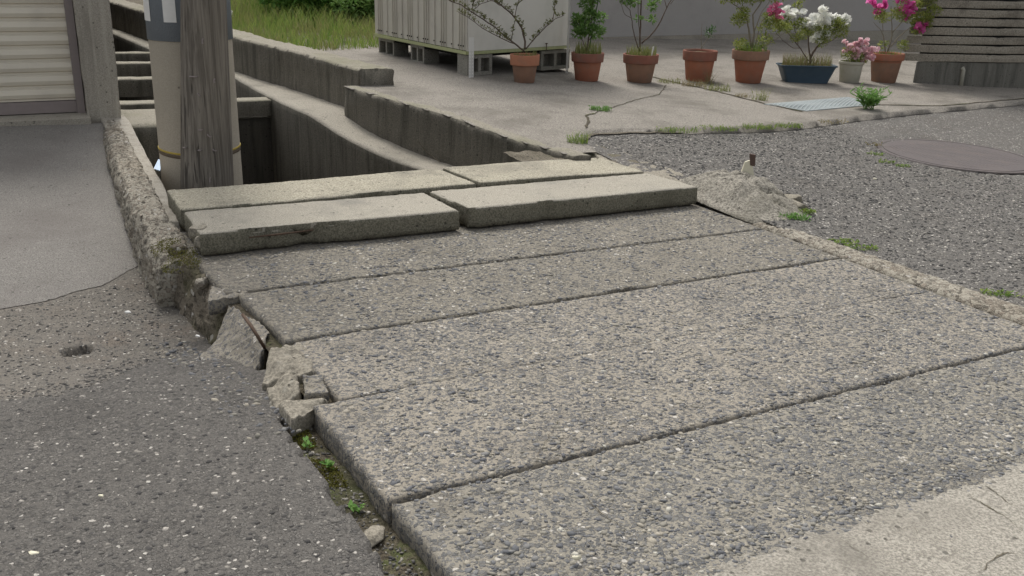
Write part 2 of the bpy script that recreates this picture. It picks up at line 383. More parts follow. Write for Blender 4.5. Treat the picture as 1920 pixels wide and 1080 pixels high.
M_house = concrete('grey_render', (.36, .345, .325), (.42, .40, .38), stain=(.3, .285, .27), stain_amt=.4, spk=.12, bump=.15, fine=160, dark_spots=0)
M_pstone = concrete('pillar_stone', (.25, .22, .175), (.36, .325, .265), stain=(.10, .085, .068), stain_amt=.7, spk=.4, bump=.6, fine=80, lichen=.3)
M_pbase = concrete('pillar_base', (.13, .125, .105), (.2, .19, .165), stain=(.06, .06, .05), stain_amt=.6, streak=True, spk=.35, bump=.4)
M_manhole = plain('cast_iron', (.10, .085, .082), .7, .4, .15, 80, .2, .4, c2=(.14, .115, .10), sc2=5)
M_shutter = plain('shutter_slat_paint', (.72, .66, .54), .45, .45, .03, 12, 0, .03, c2=(.47, .42, .36), sc2=3, amt2=.4)
M_shutrail = plain('shutter_rail', (.26, .22, .21), .5, .4, .06, 20)
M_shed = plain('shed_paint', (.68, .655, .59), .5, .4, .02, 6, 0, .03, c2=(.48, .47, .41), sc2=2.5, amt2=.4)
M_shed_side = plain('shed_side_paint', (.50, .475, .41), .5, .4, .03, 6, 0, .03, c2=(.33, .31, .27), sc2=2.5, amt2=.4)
M_trim = plain('mossy_trim', (.36, .38, .2), .6, .3, .15, 40)
M_black = plain('black_gap', (.012, .012, .011), .9, .1, .1, 20)
M_terra = plain('terracotta', (.34, .135, .082), .85, .25, .1, 14, 0, .12, c2=(.27, .16, .115), sc2=9, amt2=.55)
M_terra_d = plain('dark_terracotta', (.24, .10, .07), .85, .25, .1, 14, 0, .12, c2=(.2, .13, .1), sc2=9, amt2=.6)
M_terra_l = plain('bright_terracotta', (.42, .185, .11), .85, .25, .1, 14, 0, .12, c2=(.3, .19, .13), sc2=9, amt2=.4)
M_terra_b = plain('brown_terracotta', (.27, .155, .105), .85, .25, .12, 14, 0, .12, c2=(.2, .15, .12), sc2=8, amt2=.6)
M_blue = plain('blue_plastic', (.045, .075, .105), .5, .4, .08, 20, 0, .05, c2=(.1, .12, .13), sc2=9, amt2=.3)
M_greypot = plain('grey_pot', (.42, .40, .33), .75, .3, .06, 20, 0, .1, c2=(.28, .28, .2), sc2=8, amt2=.5)
M_peat = concrete('pot_soil', (.06, .05, .03), (.13, .11, .06), spk=.6, bump=1, fine=120, moss=.8, mossc=(.13, .14, .04))
M_bark = plain('bark', (.12, .09, .07), .9, .2, .2, 90, 0, .6, c2=(.2, .17, .14), sc2=20)
M_barkl = plain('pale_bark', (.23, .20, .15), .9, .2, .2, 90, 0, .5)
M_rust = plain('rusty_steel', (.10, .066, .046), .8, .3, .25, 60, .2, .5)
M_alu = plain('aluminium_plate', (.27, .30, .30), .6, .5, .05, 40, .4, .1, c2=(.3, .33, .33), sc2=8)
M_white = plain('white_paint', (.74, .73, .69), .5, .4, .04, 30)
M_cream = plain('cream_fragment', (.66, .62, .47), .5, .4, .06, 30)
M_brown = plain('brown_fragment', (.09, .055, .04), .6, .4, .15, 60)
M_yellow = plain('yellow_band', (.45, .33, .06), .6, .4, .12, 60)
M_brownband = plain('brown_band', (.13, .10, .07), .8, .3, .2, 60)
M_bluelitter = plain('pale_blue_plastic', (.45, .58, .75), .4, .5, .05, 20)
M_deadgrass = leafmat('dry_grass', (.30, .24, .12), (.22, .20, .09))
M_grass = leafmat('grass_blades', (.12, .22, .04), (.30, .36, .09), .35)
M_grass2 = leafmat('pale_grass', (.20, .24, .07), (.30, .29, .12), .3)
M_leafA = leafmat('azalea_leaf', (.17, .23, .045), (.36, .38, .11), .35)
M_leafB = leafmat('fresh_leaf', (.12, .24, .06), (.24, .36, .11), .35)
M_leafC = leafmat('bright_weed_leaf', (.11, .25, .05), (.22, .38, .10))
M_leafD = leafmat('dark_bush_leaf', (.035, .10, .025), (.08, .17, .04))
M_bud = leafmat('bud_leaf', (.12, .13, .05), (.24, .25, .09))
M_fwhite = leafmat('white_petal', (.86, .86, .80), (.92, .92, .88), .4)
M_fmag = leafmat('magenta_petal', (.72, .10, .40), (.82, .22, .54), .4)
M_fpink = leafmat('pink_petal', (.78, .22, .42), (.85, .34, .54), .4)
M_fpale = leafmat('pale_pink_petal', (.82, .50, .57), (.88, .72, .72), .4)
M_peb = islandmat('panel_pebbles', [(0, (.12, .122, .128)), (.22, (.155, .156, .158)), (.42, (.20, .197, .19)), (.58, (.24, .225, .19)), (.82, (.33, .30, .245)), (.975, (.44, .42, .36))])
M_peba = islandmat('asphalt_chips', [(0, (.065, .062, .059)), (.35, (.10, .095, .088)), (.62, (.155, .145, .13)), (.84, (.24, .222, .195)), (.965, (.38, .35, .31)), (.996, (.58, .55, .49))])
M_pebr = islandmat('road_chips', [(0, (.075, .073, .07)), (.32, (.12, .115, .108)), (.6, (.18, .17, .152)), (.84, (.28, .262, .23)), (.96, (.44, .41, .36))])

# weathered wood
def woodmat(name, dark, light):
    M, t, b = base_mat(name, .9, .2); k = NB(t)
    p = k.pos((55, 55, 1.6)); p2 = k.pos((120, 120, 4)); n1 = k.noise(p, 1, 6, .65, .6); n2 = k.noise(p2, 1, 5, .7)
    col = k.mix(k.ramp(n1, .36, .64), dark, light)
    crack = k.ramp(k.noise(k.pos((38, 38, .7)), 1, 3, .5, .4), .40, .35); col = k.mix(k.math('MULTIPLY', crack, .8), col, (.025, .022, .02))
    col = k.mix(k.math('MULTIPLY', n2, .35), col, tuple(x*1.6 for x in light))
    k.L(col, b.inputs['Base Color'])
    h = k.math('SUBTRACT', k.math('ADD', n1, k.math('MULTIPLY', n2, .4)), k.math('MULTIPLY', crack, 1.2)); k.L(k.bump(h, .9, .012), b.inputs['Normal']); return M
M_wood = woodmat('weathered_pole_wood', (.085, .073, .06), (.235, .21, .175))
M_board = woodmat('shed_board', (.12, .11, .1), (.24, .22, .2))

# ================================================================== LARGE STRUCTURE
# base ground (also the canal bottom)
mk('ground', [(-60, -20, -1.5), (60, -20, -1.5), (60, 90, -1.5), (-60, 90, -1.5)], [(0, 1, 2, 3)], M_soil)['kind'] = 'structure'

# ---- paving panels
pav = empty('pavement', W(.8, 1.4, -.1), kind='structure')
DV = [(1.46, 2.028), (2.028, 2.640), (2.640, 3.160), (3.160, 3.708), (3.708, 4.65)]
UL, UR = .82, 3.70
zp = lambda u, v: 0.0
def panel(c, seed, mat=M_panel, **k): return slab('concrete_panel', c, 0, .10, mat, pav, dl=.018, nz=.0022, chip=.007, bev=.004, seed=seed, **k)
g = .005
seam = lambda u, v: 1. if abs(v-2.637) > .03 else max(1-sstep(.95, 1.2, u), sstep(3.3, 3.6, u)*.7)
panel([(UL+.01, .2), (UR, .2), (UR, 2.028-g), (UL+.003, 2.028-g)], 1, M_panel_c)
panel([(UL, 2.028+g), (UR, 2.028+g), (UR, 2.640), (UL, 2.634)], 2, em=seam)
panel([(.91, 2.635), (UR, 2.640), (UR, 3.160-g), (.91, 3.150-g)], 3, em=seam)
panel([(.90, 3.150+g), (UR, 3.160+g), (UR, 3.708-g), (.87, 3.712-g)], 4, M_panel_b)
panel([(.83, 3.712+g), (UR, 3.708+g), (UR, 4.65), (.79, 4.65)], 5, M_panel_b)
def topz(u, v): return .0045 + .0015*N(u, v, 4, 12) - (.010 + .004*N(u, v, 6, 6) + .006*N(u, v, 6, 22) + .004*N(u, v, 6, 70))*sstep(1.36, 1.52, v)
strip_field('cement_topping', [(1.16, .3), (1.30, .9), (1.30, 1.35), (1.32, 1.52)], [(3.69, .3), (3.69, .8), (3.69, 1.3), (3.69, 1.52)], topz, M_topping, pav, n=120, k=160, edge=.03)
# worn pale kerb of the near left corner
bedm = field('bedding_soil', np.linspace(.84, 3.68, 30), np.linspace(.22, 4.6, 40), lambda u, v: -.035, M_soil, pav); bedm['kind'] = 'stuff'

def pan_crack(pix, wd, mat, z0=.006, seed=0):
    pl_ = resample([Puv(x, y, 0.) for x, y in pix], ds=.012); V = []
    for i, q_ in enumerate(pl_):
        t = pl_[min(i+1, len(pl_)-1)]-pl_[max(i-1, 0)]; t = t/np.linalg.norm(t); nn = np.array([-t[1], t[0]])
        q_ = q_ + nn*(.012*N(q_[0], q_[1], seed, 9)+.008*N(q_[0], q_[1], seed, 30)+.006*N(q_[0], q_[1], seed, 80)); e_ = min(i, len(pl_)-1-i)/8
        w_ = wd*.7*min(1, e_)*(.2+1.6*abs(N(q_[0], q_[1], seed+3, 25)))
        V += [W(*(q_-nn*w_), z0), W(*(q_+nn*w_), z0)]
    o = mk('crack_dirt', V, [(i*2, i*2+2, i*2+3, i*2+1) for i in range(len(pl_)-1)], mat, pav); o['kind'] = 'stuff'
def pebbles(name, mat, parent, n, ufun, size, zf, proud=.25, flat=.45, seed=1, tag_stuff=True):
    r = np.random.default_rng(seed)
    t = (1+5**.5)/2
    iv = np.array([(0,0,1),(.894,0,.447),(.276,.851,.447),(-.724,.526,.447),(-.724,-.526,.447),(.276,-.851,.447),(.724,.526,-.35),(-.276,.851,-.35),(-.894,0,-.35),(-.276,-.851,-.35),(.724,-.526,-.35)])
    fc = np.array([(0,1,2),(0,2,3),(0,3,4),(0,4,5),(0,5,1),(1,6,2),(2,7,3),(3,8,4),(4,9,5),(5,10,1),(2,6,7),(3,7,8),(4,8,9),(5,9,10),(1,10,6)])
    V = []; Fs = []; pts = []
    while len(pts) < n:
        q = ufun(r)
        if q is not None: pts.append(q)
    for i, (u, v) in enumerate(pts):
        s = size*np.exp(r.normal(0, .45)); s = min(s, size*2.2)
        sc3 = np.array([s*(.8+.6*r.random()), s*(.6+.4*r.random()), s*flat*(.7+.5*r.random())])
        q = iv*(1+r.normal(0, .13, iv.shape))*sc3
        a = r.random()*6.283; c_, s_ = math.cos(a), math.sin(a)
        q = np.stack([q[:, 0]*c_-q[:, 1]*s_, q[:, 0]*s_+q[:, 1]*c_, q[:, 2]], 1)
        tl = r.normal(0, .12, 2); q[:, 2] += q[:, 0]*tl[0] + q[:, 1]*tl[1]
        p = W(u, v, zf(u, v)); q += np.array(p) + np.array([0, 0, sc3[2]*(proud-.65)])
        V.append(q); Fs.append(fc + 11*i)
    o = mk(name, np.concatenate(V), np.concatenate(Fs), mat, parent, True); o['kind'] = 'stuff'; return o
def pan_pts(r):
    if r.random() < .06: return 1.25 + 2.42*r.random(), 1.49 - .22*r.random()**1.8
    v = 1.48 + 2.7*(r.random()**1.25); u = .86 + 2.82*r.random()
    if any(abs(v-b) < .012 for b in (2.028, 3.155, 3.71)) or (v > 2.6 and u < .98): return None
    if v < 2.0 and N(u, v, 3, 1.6) > .45: return None
    return u, v
pebbles('exposed_pebbles', M_peb, pav, 24000, pan_pts, .0056, lambda u, v: 0., proud=.45, flat=.42)

for i_, (pix_, w_) in enumerate((([(1822, 898), (1850, 915), (1880, 940), (1925, 962)], .005), ([(1800, 925), (1840, 945), (1885, 975), (1925, 1000)], .005), ([(1560, 1008), (1600, 1030), (1640, 1058)], .003), ([(1690, 975), (1715, 1000), (1712, 1020)], .003), ([(1830, 1078), (1860, 1050), (1890, 1040), (1925, 1052)], .008))): pan_crack(pix_, w_, M_dirt, .0062, i_)
pan_crack([(1085, 925), (1130, 965), (1185, 1010)], .004, M_soil, .004, 7)
pan_crack([(1060, 770), (1010, 850), (1000, 885)], .0012, M_soil, .004, 8)
# ---- left ground: garage apron, rough lower ground and dark asphalt
def zl(u, v):
    z = interp(v, [(-2, -.015), (2.2, -.018), (2.7, -.05), (3.1, -.075), (3.35, -.12), (3.75, -.225), (4.5, -.225), (6.0, -.12), (7.6, -.02), (9, -.01)])
    if u < .5 and v < 4:
        z = lerp(z, interp(v, [(-2, -.02), (2.4, -.03), (3.9, -.225)]), sstep(.5, -.6, u))
    return z + .006*N(u, v, 2, 3) + .0025*N(u, v, 4, 11)
NEAR = lambda v: .725 + .03*N(v, 3, 0, 4) + .012*N(v, 1, 0, 17) + .09*sstep(2.62, 2.78, v)   # right border of the asphalt beside the gutter
def ledge_u(v): return interp(v, [(3.2, .80), (3.6, .76), (4.3, .67), (4.8, .68), (5.3, .715), (5.86, .755), (6.5, .80), (7.7, .92), (9, .95)])
ap_f = [Puv(-700, 700, -.225), Puv(-300, 640, -.225), Puv(0, 582, -.225), Puv(100, 562, -.225), Puv(190, 540, -.225), Puv(240, 517, -.225), Puv(280, 497, -.225)]
ap_b = [Puv(-700, 250, -.0), Puv(-300, 245, -.0), Puv(0, 238, -.02), Puv(60, 237, -.02), Puv(120, 235, -.02), Puv(170, 232, -.02), Puv(195, 231, -.02)]
a1 = strip_field('garage_apron', ap_f, ap_b, lambda u, v: zl(u, v)+.003, M_apron, n=90, k=90, edge=.012); a1['kind'] = 'structure'
PATCH = [Puv(-500, 800, -.15), Puv(0, 765, -.15), Puv(110, 762, -.15), Puv(200, 735, -.15), Puv(330, 668, -.2), Puv(352, 640, -.22)]
PATCH = sorted([(q[0], q[1]) for q in PATCH])
def patch_v(u): return interp(u, PATCH) + .05*N(u, 2, 0, 5) + .035*N(u, 2, 0, 18) + .02*N(u, 2, 0, 45)
def leftg(name, mat, side):
    us = list(np.arange(-6, -.6, .12)) + list(np.arange(-.6, .86, .02)); vs = list(np.arange(-1.5, 1.2, .15)) + list(np.arange(1.2, 5.0, .02)) + list(np.arange(5, 8.2, .2))
    us = [float(x) for x in us]; vs = [float(x) for x in vs]
    V = []; idx = {}; Fc = []
    def lim(v): return NEAR(v) if v < 3.12 else min(.80, ledge_u(v)+.06)
    def vid(i, j):
        if (i, j) not in idx:
            u, v = us[i], vs[j]; L_ = lim(v); z = zl(u, v)
            if u > L_: u = L_ + (.012 if v < 3 else 0); z -= (.11 if v < 2.75 else .03)
            # drain hole
            hu, hv = HOLE; dd = math.hypot((u-hu)/1.0, v-hv)
            z -= .14*(1-sstep(.022, .05, dd*(1+.5*N(u, v, 0, 30))))
            idx[i, j] = len(V); V.append(W(u, v, z + (.003 if side == 'a' else 0)))
        return idx[i, j]
    for i in range(len(us)-1):
        for j in range(len(vs)-1):
            uc, vc = (us[i]+us[i+1])/2, (vs[j]+vs[j+1])/2
            if us[i] > lim(vc): continue
            below = vc < patch_v(uc)
            if (side == 'a') != below: continue
            Fc.append((vid(i, j), vid(i+1, j), vid(i+1, j+1), vid(i, j+1)))
    o = mk(name, V, Fc, mat, None, True); o['kind'] = 'structure'; return o
HOLE = Puv(141, 646, -.2)
leftg('asphalt_road', M_asphalt, 'a'); leftg('rough_ground', M_rough, 'b')
def asp_pts(r):
    v = 1.2 + 2.4*(r.random()**1.2); u = .68 - 1.9*(r.random()**1.1)
    if u > NEAR(v)-.012 or v > patch_v(u)+.28*r.random()**3: return None
    return u, v
pebbles('asphalt_chips', M_peba, None, 30000, asp_pts, .0046, zl, proud=.7, flat=.55, seed=3)
def rg_pts(r):
    v = 2.9 + 1.7*r.random(); u = -.9 + 1.6*r.random()
    if v < patch_v(u)-.28*r.random()**3 or u > min(.8, ledge_u(v)) or math.hypot(u-HOLE[0], v-HOLE[1]) < .04 or v > interp(u, sorted([(q[0], q[1]) for q in ap_f])) - .02: return None
    return u, v
pebbles('ground_chips', M_pebr, None, 3500, rg_pts, .0038, zl, proud=.7, flat=.55, seed=4)

def crumb_pts(r):
    v = 2.55 + 1.3*r.random(); return interp(v, [(2.5, .76), (3.1, .72), (3.5, .70), (3.9, .67)]) - .16*r.random()**2.2, v
pebbles('broken_crumbs', M_peb, None, 420, crumb_pts, .006, lambda u, v: zl(u, v), proud=.9, flat=.7, seed=14)
# gutter bottom between asphalt and panels
def zg(u, v): return -.07 + .02*N(u, v, 1, 9) + .010*N(u, v, 1, 30)
gu = field('gutter_soil', np.linspace(.64, .90, 16), np.linspace(.2, 2.85, 130), zg, M_soil); gu['kind'] = 'structure'
def gut_pts(r):
    v = 1.2 + 1.6*r.random(); return .73 + .08*r.random(), v
pebbles('gutter_grit', M_pebr, None, 900, gut_pts, .0033, zg, proud=.9, flat=.7, seed=5)

# ---- right: road and driveway heights
def zr(u, v):
    z = interp(v, [(-2, -.01), (3.3, -.012), (3.9, .03), (4.5, .085), (5.2, .125), (6.4, .185), (8, .20), (12, .21)])
    far = interp(v, [(-2, -.01), (3.0, -.012), (5.2, .06), (7, .15), (12, .20)])
    return lerp(z, far, sstep(4.2, 6.0, u)) + .004*N(u, v, 8, 2) + .002*N(u, v, 9, 9)
def zfall(u, v): return 0.
def zd(u, v):
    z = interp(v, [(4.8, .14), (5.1, .15), (6.3, .205), (7.4, .222), (12, .22)]) + .003*N(u, v, 6, 3)
    return max(zr(u, v)+.012, z - .05*sstep(4.0, 6.5, u)*(1-sstep(7.5, 9, v)))
# boundary between asphalt and driveway
BND = [Pzuv(x, y, lambda u, v: zd(u, v)-.015) for x, y in ((1085, 262), (1110, 250), (1200, 247), (1300, 247), (1400, 243), (1500, 236), (1600, 224), (1700, 212), (1800, 203), (1920, 193), (2100, 180), (2400, 166))]
BND = [(3.55, 4.95)] + [(a, b) for a, b in BND]
us = np.array([b[0] for b in BND])
def bnd_v(u): return interp(u, sorted(BND)) + .02*N(u, 5, 0, 5) + .012*N(u, 5, 0, 17)
MAN = Pzuv(1795, 290, zr); MR = .60
def road_in(u, v):
    if v < 5.15 and u < 3.60: return False
    return v < bnd_v(u)+.9 and u > (3.60 if v > 4.68 else 3.76)
ur = [float(x) for x in list(np.arange(3.40, 6.2, .03)) + list(np.arange(6.2, 14, .1))]; vr = [float(x) for x in list(np.arange(-2, 1.5, .3)) + list(np.arange(1.5, 8.5, .03)) + list(np.arange(8.5, 12.2, .12))]
def road_z(u, v):
    z = zr(u, v)
    dm = math.hypot(u-MAN[0], v-MAN[1]); z -= .012*(1-sstep(MR-.005, MR+.02, dm)); return z
rd = field('road', ur, vr, road_z, M_road, inside=road_in); rd['kind'] = 'structure'
def road_pts(r):
    u = 3.75 + 2.6*r.random(); v = 2.0 + 5.6*r.random()
    if v > bnd_v(u) or math.hypot(u-MAN[0], v-MAN[1]) < MR+.02: return None
    return u, v
pebbles('road_chips', M_pebr, None, 20000, road_pts, .0052, zr, proud=.75, flat=.5, seed=6)

# driveway
WTOP = [(3.36, 4.9), (3.29, 5.15), (3.17, 5.5), (3.06, 6.23), (2.80, 7.52), (2.80, 7.75)]
def wtop_u(v): return interp(v, sorted([(b, a) for a, b in WTOP]))
GR0 = Puv(600, 91, .25); GR1 = Puv(706, 86, .25)
def ret_u(v): return interp(v, [(7.5, 2.95), (9, 2.80), (10.2, 2.60), (11.2, 2.56), (13, 2.33), (16, 2.05), (22, 1.6)])
def drive_in(u, v):
    if v < bnd_v(u)-.05: return False
    lim = wtop_u(v)+.02 if v < 7.7 else ret_u(v)+.10
    return u > lim and not (u < 3.6 and v < 5.12)
def drive_z(u, v):
    z = zd(u, v) - zfall(u, v)
    e = v - bnd_v(u)
    if e < .002: z = min(z, zr(u, v)+.004)
    return z
ud = [float(x) for x in list(np.arange(2.6, 7.2, .05)) + list(np.arange(7.2, 16, .1))]; vd = [float(x) for x in np.arange(4.9, 20, .05)]
dv = field('driveway', ud, vd, drive_z, M_drive, inside=drive_in, edge=lambda u, v: (u, max(v, bnd_v(u)))); dv['kind'] = 'structure'

# ---- canal: right wall with ledge
def zled(v): return interp(v, [(5.2, -.15), (6.5, -.14), (6.8, -.125), (7.2, -.085), (7.45, -.045), (7.7, 0), (12, 0), (20, .0)])
LIN = [(5.0, 2.95), (5.9, 2.84), (6.3, 2.78), (6.5, 2.74), (6.9, 2.65), (7.35, 2.57), (7.9, 2.49), (8.5, 2.47), (10.1, 2.477), (12.6, 2.15), (14.9, 1.99), (19, 1.7)]
def lin(v): return interp(v, LIN)
st = []
for v in np.arange(5.0, 19.1, .25):
    z = zled(v); uo = (wtop_u(v)+.06 if v < 7.7 else ret_u(v)+.08)
    st.append([(lin(v)-.0, v, -1.5), (lin(v), v, z-.02), (lin(v)+.015, v, z), (uo, v, z+.002), (uo, v, -.3)])
tag(loft('canal_wall', st, M_wall, dl=.05, dp=.05, amp=.008, freq=3, amp2=.003, freq2=25, caps=False, top=M_ledge, tnz=.3), 'right canal wall of stained concrete with a pale ledge curving to the cover slabs', 'canal wall')
# left canal wall: smooth strip beside the rubble
def lcu(v): return interp(v, [(4.6, .86), (5.1, .90), (7.7, 1.11), (9, 1.16), (12, 1.3), (19, 1.55)])
def lcl(v): return interp(v, [(4.6, .79), (5.1, .83), (7.7, 1.03), (9, 1.06), (12, 1.1), (19, 1.3)])
st = [[(lcl(v)-.10, v, -.6), (lcl(v)-.10, v, .0), (lcl(v), v, .035*sstep(8, 5, v)), (lcu(v), v, .03*sstep(8, 5, v)), (lcu(v)+.012, v, -.03), (lcu(v)+.02, v, -1.5)] for v in np.arange(4.7, 19, .3)]
tag(loft('canal_wall', st, M_pillar, dl=.04, dp=.03, amp=.006, freq=6, amp2=.003, freq2=40), 'left canal wall with a smooth narrow top beside the crumbling rubble wall', 'canal wall')
# upper retaining wall
st = []
for v in [7.68, 7.75, 8, 8.5, 9, 9.5, 10, 10.6, 11.2, 12, 13, 14.5, 16, 19]:
    u0 = ret_u(v); zt = .36 + .01*N(v, 0, 0, 3)
    st.append([(u0, v, -.1), (u0, v, zt-.02), (u0+.015, v, zt-.002), (u0+.10, v, zt), (u0+.29, v, zt-.004), (u0+.31, v, zt-.02), (u0+.31, v, .1)])
rw = loft('retaining_wall', st, M_wall, dl=.025, dp=.03, amp=.010, freq=7, amp2=.006, freq2=38, top=M_wall_top)
tag(rw, 'long dark stained retaining wall with a chipped top edge between canal ledge and grass', 'retaining wall')
# near retaining block under the driveway corner
st = []
for v in [5.02, 5.15, 5.5, 5.9, 6.23, 6.6, 7.0, 7.4, 7.60, 7.66]:
    u0 = wtop_u(v); z = zd(u0, v); b_ = u0 - .02
    st.append([(b_, v, -.4), (u0, v, z-.025), (u0+.012, v, z-.004), (u0+.05, v, z+.004), (u0+.12, v, z+.002), (u0+.12, v, -.4)])
nb = loft('driveway_wall', st, M_wall, dl=.025, dp=.03, amp=.008, freq=7, amp2=.004, freq2=45, top=M_wall_top)
tag(nb, 'low stained concrete wall holding up the driveway corner above the canal ledge', 'retaining wall')
# struts and weir in the canal
def beam(v0, v1, z0, z1, label, mat=None, du=0):
    mat = M_wall
    st = [[(u, v0, z0), (u, v1, z0), (u, v1, z1-.01), (u, v1-.01, z1), (u, v0+.01, z1), (u, v0, z1-.01)] for u in (lcu(v0)-.05+du, lin(v0)+.02)]
    o = loft('canal_strut', st, mat, dl=.06, dp=.05, amp=.006, freq=6, amp2=.003, freq2=40, close=True, top=M_wall_top)
    tag(o, label, 'beam', 'concrete struts across the canal'); return o
beam(8.66, 8.84, -.17, -.03, 'nearest concrete strut across the canal, showing right of the wooden pole')
beam(10.15, 10.33, -.2, -.03, 'second concrete strut across the canal behind the pole')
beam(11.3, 11.48, -.2, -.02, 'third concrete strut across the canal with a thin pale top')
beam(12.1, 12.25, -.14, -.0, 'farthest thin concrete strut across the canal')
mbb = MB()
A = W(2.40, 8.75, 0)
st = [[(u, 8.72, -1.5), (u, 8.80, -1.5), (u, 8.80, -.2), (u, 8.72, -.2)] for u in (1.15, 2.5)]
tag(loft('weir_board', st, M_wall_dark, dl=.1, dp=.1, amp=.004, close=True, top=M_wall_top), 'dark damp weir wall below the nearest canal strut', 'weir')
st = [[(u, 7.55, -1.5), (u, 7.55, -.03), (u, 7.58, -.01), (u, 8.2, .0), (u, 8.2, -1.5)] for u in (lcu(7.3)-.02, 1.62)]
tag(loft('canal_step', st, M_wall, dl=.05, dp=.05, amp=.008, freq=7, amp2=.004, top=M_wall_top), 'squat concrete step inside the canal with a ragged pale top left of the pole', 'concrete step')
st = [[(u, 14.9, -1.5), (u, 15.1, -1.5), (u, 15.1, .8), (u, 14.9, .8)] for u in (-1, 2.2)]
# dark house wall on the far left bank of the canal
hw = [[(1.62, v, -1.4), (1.62, v, 3.0), (1.2, v, 3.0), (1.2, v, -1.4)] for v in (13.2, 24)]
tag(loft('house_wall', hw, M_wall_dark, dl=.5, dp=.3, amp=.01, close=True), 'dark brown house wall rising beside the far canal', 'wall')
mb = MB(); q = P(204, 36, -.0); q = Vector((q.x, q.y, 0))
mb.tube([W(1.60, 14.2, -1.0), W(1.62+.08, 14.2, -.1), W(1.72, 14.2, .4), W(1.72, 14.2, 2.2)], .045, 10)
tag(mb.build('drain_pipe', M_shutrail, None, True), 'dull drain pipe on the dark house wall by the far canal', 'pipe')

# ---- raised cover slabs over the canal
def cover(c, z, th, label, seed, zt=None, chip=.011, mat=M_cover, cz=1., em=None):
    o = slab('cover_slab', c, z, th, mat, None, dl=.014, nz=.0022, chip=chip, bev=.006, seed=seed, ztop=zt, chipz=cz, em=em)
    top_faces(o, M_cover_side, .45, side=True)
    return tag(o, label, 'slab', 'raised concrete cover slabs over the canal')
cover([(.845, 4.20), (2.115, 4.20), (2.105, 4.60), (.86, 4.60)], .110, .100, 'front left raised cover slab with a broken edge and exposed rusty bar', 21, mat=M_cover_b, cz=2.2, em=lambda u, v: 1+2.6*sstep(.98, 1.1, u)*(1-sstep(1.45, 1.6, u)) if v < 4.3 else 1)
cover([(2.155, 4.20), (3.675, 4.225), (3.60, 4.625), (2.13, 4.605)], .114, .102, 'front right raised cover slab with a chipped corner at the middle gap', 22, mat=M_cover_b, em=lambda u, v: 1+2.5*(1-sstep(2.15, 2.26, u)) if v < 4.35 else 1)
cover([(.85, 4.625), (2.44, 4.635), (2.40, 5.05), (.87, 5.03)], .128, .10, 'back left raised cover slab touching the two poles', 23, zt=lambda u, v: .112+.016*sstep(1.2, 2.5, u))
cover([(2.46, 4.635), (3.60, 4.65), (3.575, 5.09), (2.42, 5.05)], .13, .10, 'back right raised cover slab reaching the driveway corner', 24, zt=lambda u, v: .13-.012*sstep(2.9, 3.6, u))
mb = MB(); mb.tube([W(1.06, 4.198, .074), W(1.20, 4.196, .077), W(1.36, 4.202, .080)], [.003, .005, .003], 8)
tag(mb.build('rusty_bar', M_rust, None, True), 'rusty reinforcing bar lying bare along the broken slab edge', 'bar')

# ---- rubble wall on the left (rough top), kerb face below
st = []
for v in np.arange(4.25, 7.76, .15):
    zt = interp(v, [(4.25, -.02), (4.5, .03), (4.75, .06), (5.3, .05), (7.7, .0)])
    ul = ledge_u(v); ur_ = lcl(v)+.01 if v > 4.7 else .83
    st.append([(ul-.02, v, zl(ul, v)-.08), (ul-.005, v, zt-.06), (ul+.02, v, zt-.01), ((ul+ur_)/2, v, zt+.004), (ur_, v, zt), (ur_+.01, v, -.3)])
tag(loft('rubble_wall', st, M_rubble, dl=.012, dp=.012, amp=.012, freq=14, amp2=.014, freq2=50), 'low rubble concrete wall with a crumbling stony top beside the garage apron', 'wall')
st = []
for v in np.arange(3.30, 4.42, .06):
    ub = interp(v, [(3.3, .82), (3.6, .785), (3.8, .765), (4.1, .74), (4.42, .70)]); zt = interp(v, [(3.3, -.10), (3.5, -.06), (3.75, -.03), (4.2, -.02), (4.42, .0)])
    st.append([(ub-.01, v, -.36), (ub, v, -.2), (ub+.03, v, -.08), (ub+.05, v, zt), (ub+.12, v, zt-.005), (.90, v, zt-.02), (.90, v, -.3)])
kf = loft('crumbling_footing', st, M_mossy, dl=.012, dp=.012, amp=.022, freq=15, amp2=.010, freq2=48)
tag(kf, 'eroded mossy footing between the low ground and the paving edge', 'footing')

# kerb strip of stony mortar along the right edge of the panels
st = []
for v in np.arange(-1, 4.10, .1):
    zt = -.002 + .004*N(v, 0, 0, 5) + .006*sstep(1.5, 3, v); uo = interp(v, [(1, 3.96), (2.3, 3.91), (3.1, 3.88), (3.6, 3.86), (4.1, 3.80)])
    st.append([(3.715, v, -.08), (3.718, v, zt-.012), (3.735, v, zt+.004), ((3.73+uo)/2, v, zt+.010), (uo-.02, v, zt+.004), (uo+.01, v, -.03)])
tag(loft('mortar_kerb', st, M_rubble, dl=.016, dp=.014, amp=.006, freq=18, amp2=.006, freq2=52), 'pale stony mortar strip between the right ends of the panels and the road', 'kerb')

nf = field('joint_soil', [float(x) for x in np.linspace(3.0, 3.75, 26)], [float(x) for x in np.linspace(4.9, 5.35, 18)], lambda u, v: .105+.05*(v-4.9)+.015*N(u, v, 1, 14), M_dirt); nf['kind'] = 'structure'
nf = field('joint_mortar', [float(x) for x in np.linspace(3.55, 3.86, 26)], [float(x) for x in np.linspace(3.95, 5.4, 60)], lambda u, v: interp(v, [(3.95, -.03), (4.2, -.01), (4.35, .05), (4.6, .092), (5.1, .112), (5.4, .13)])+.012*N(u, v, 1, 18)+.004*N(u, v, 1, 60), M_mortar, inside=lambda u, v: u > 3.72 or v > 4.3); nf['kind'] = 'structure'
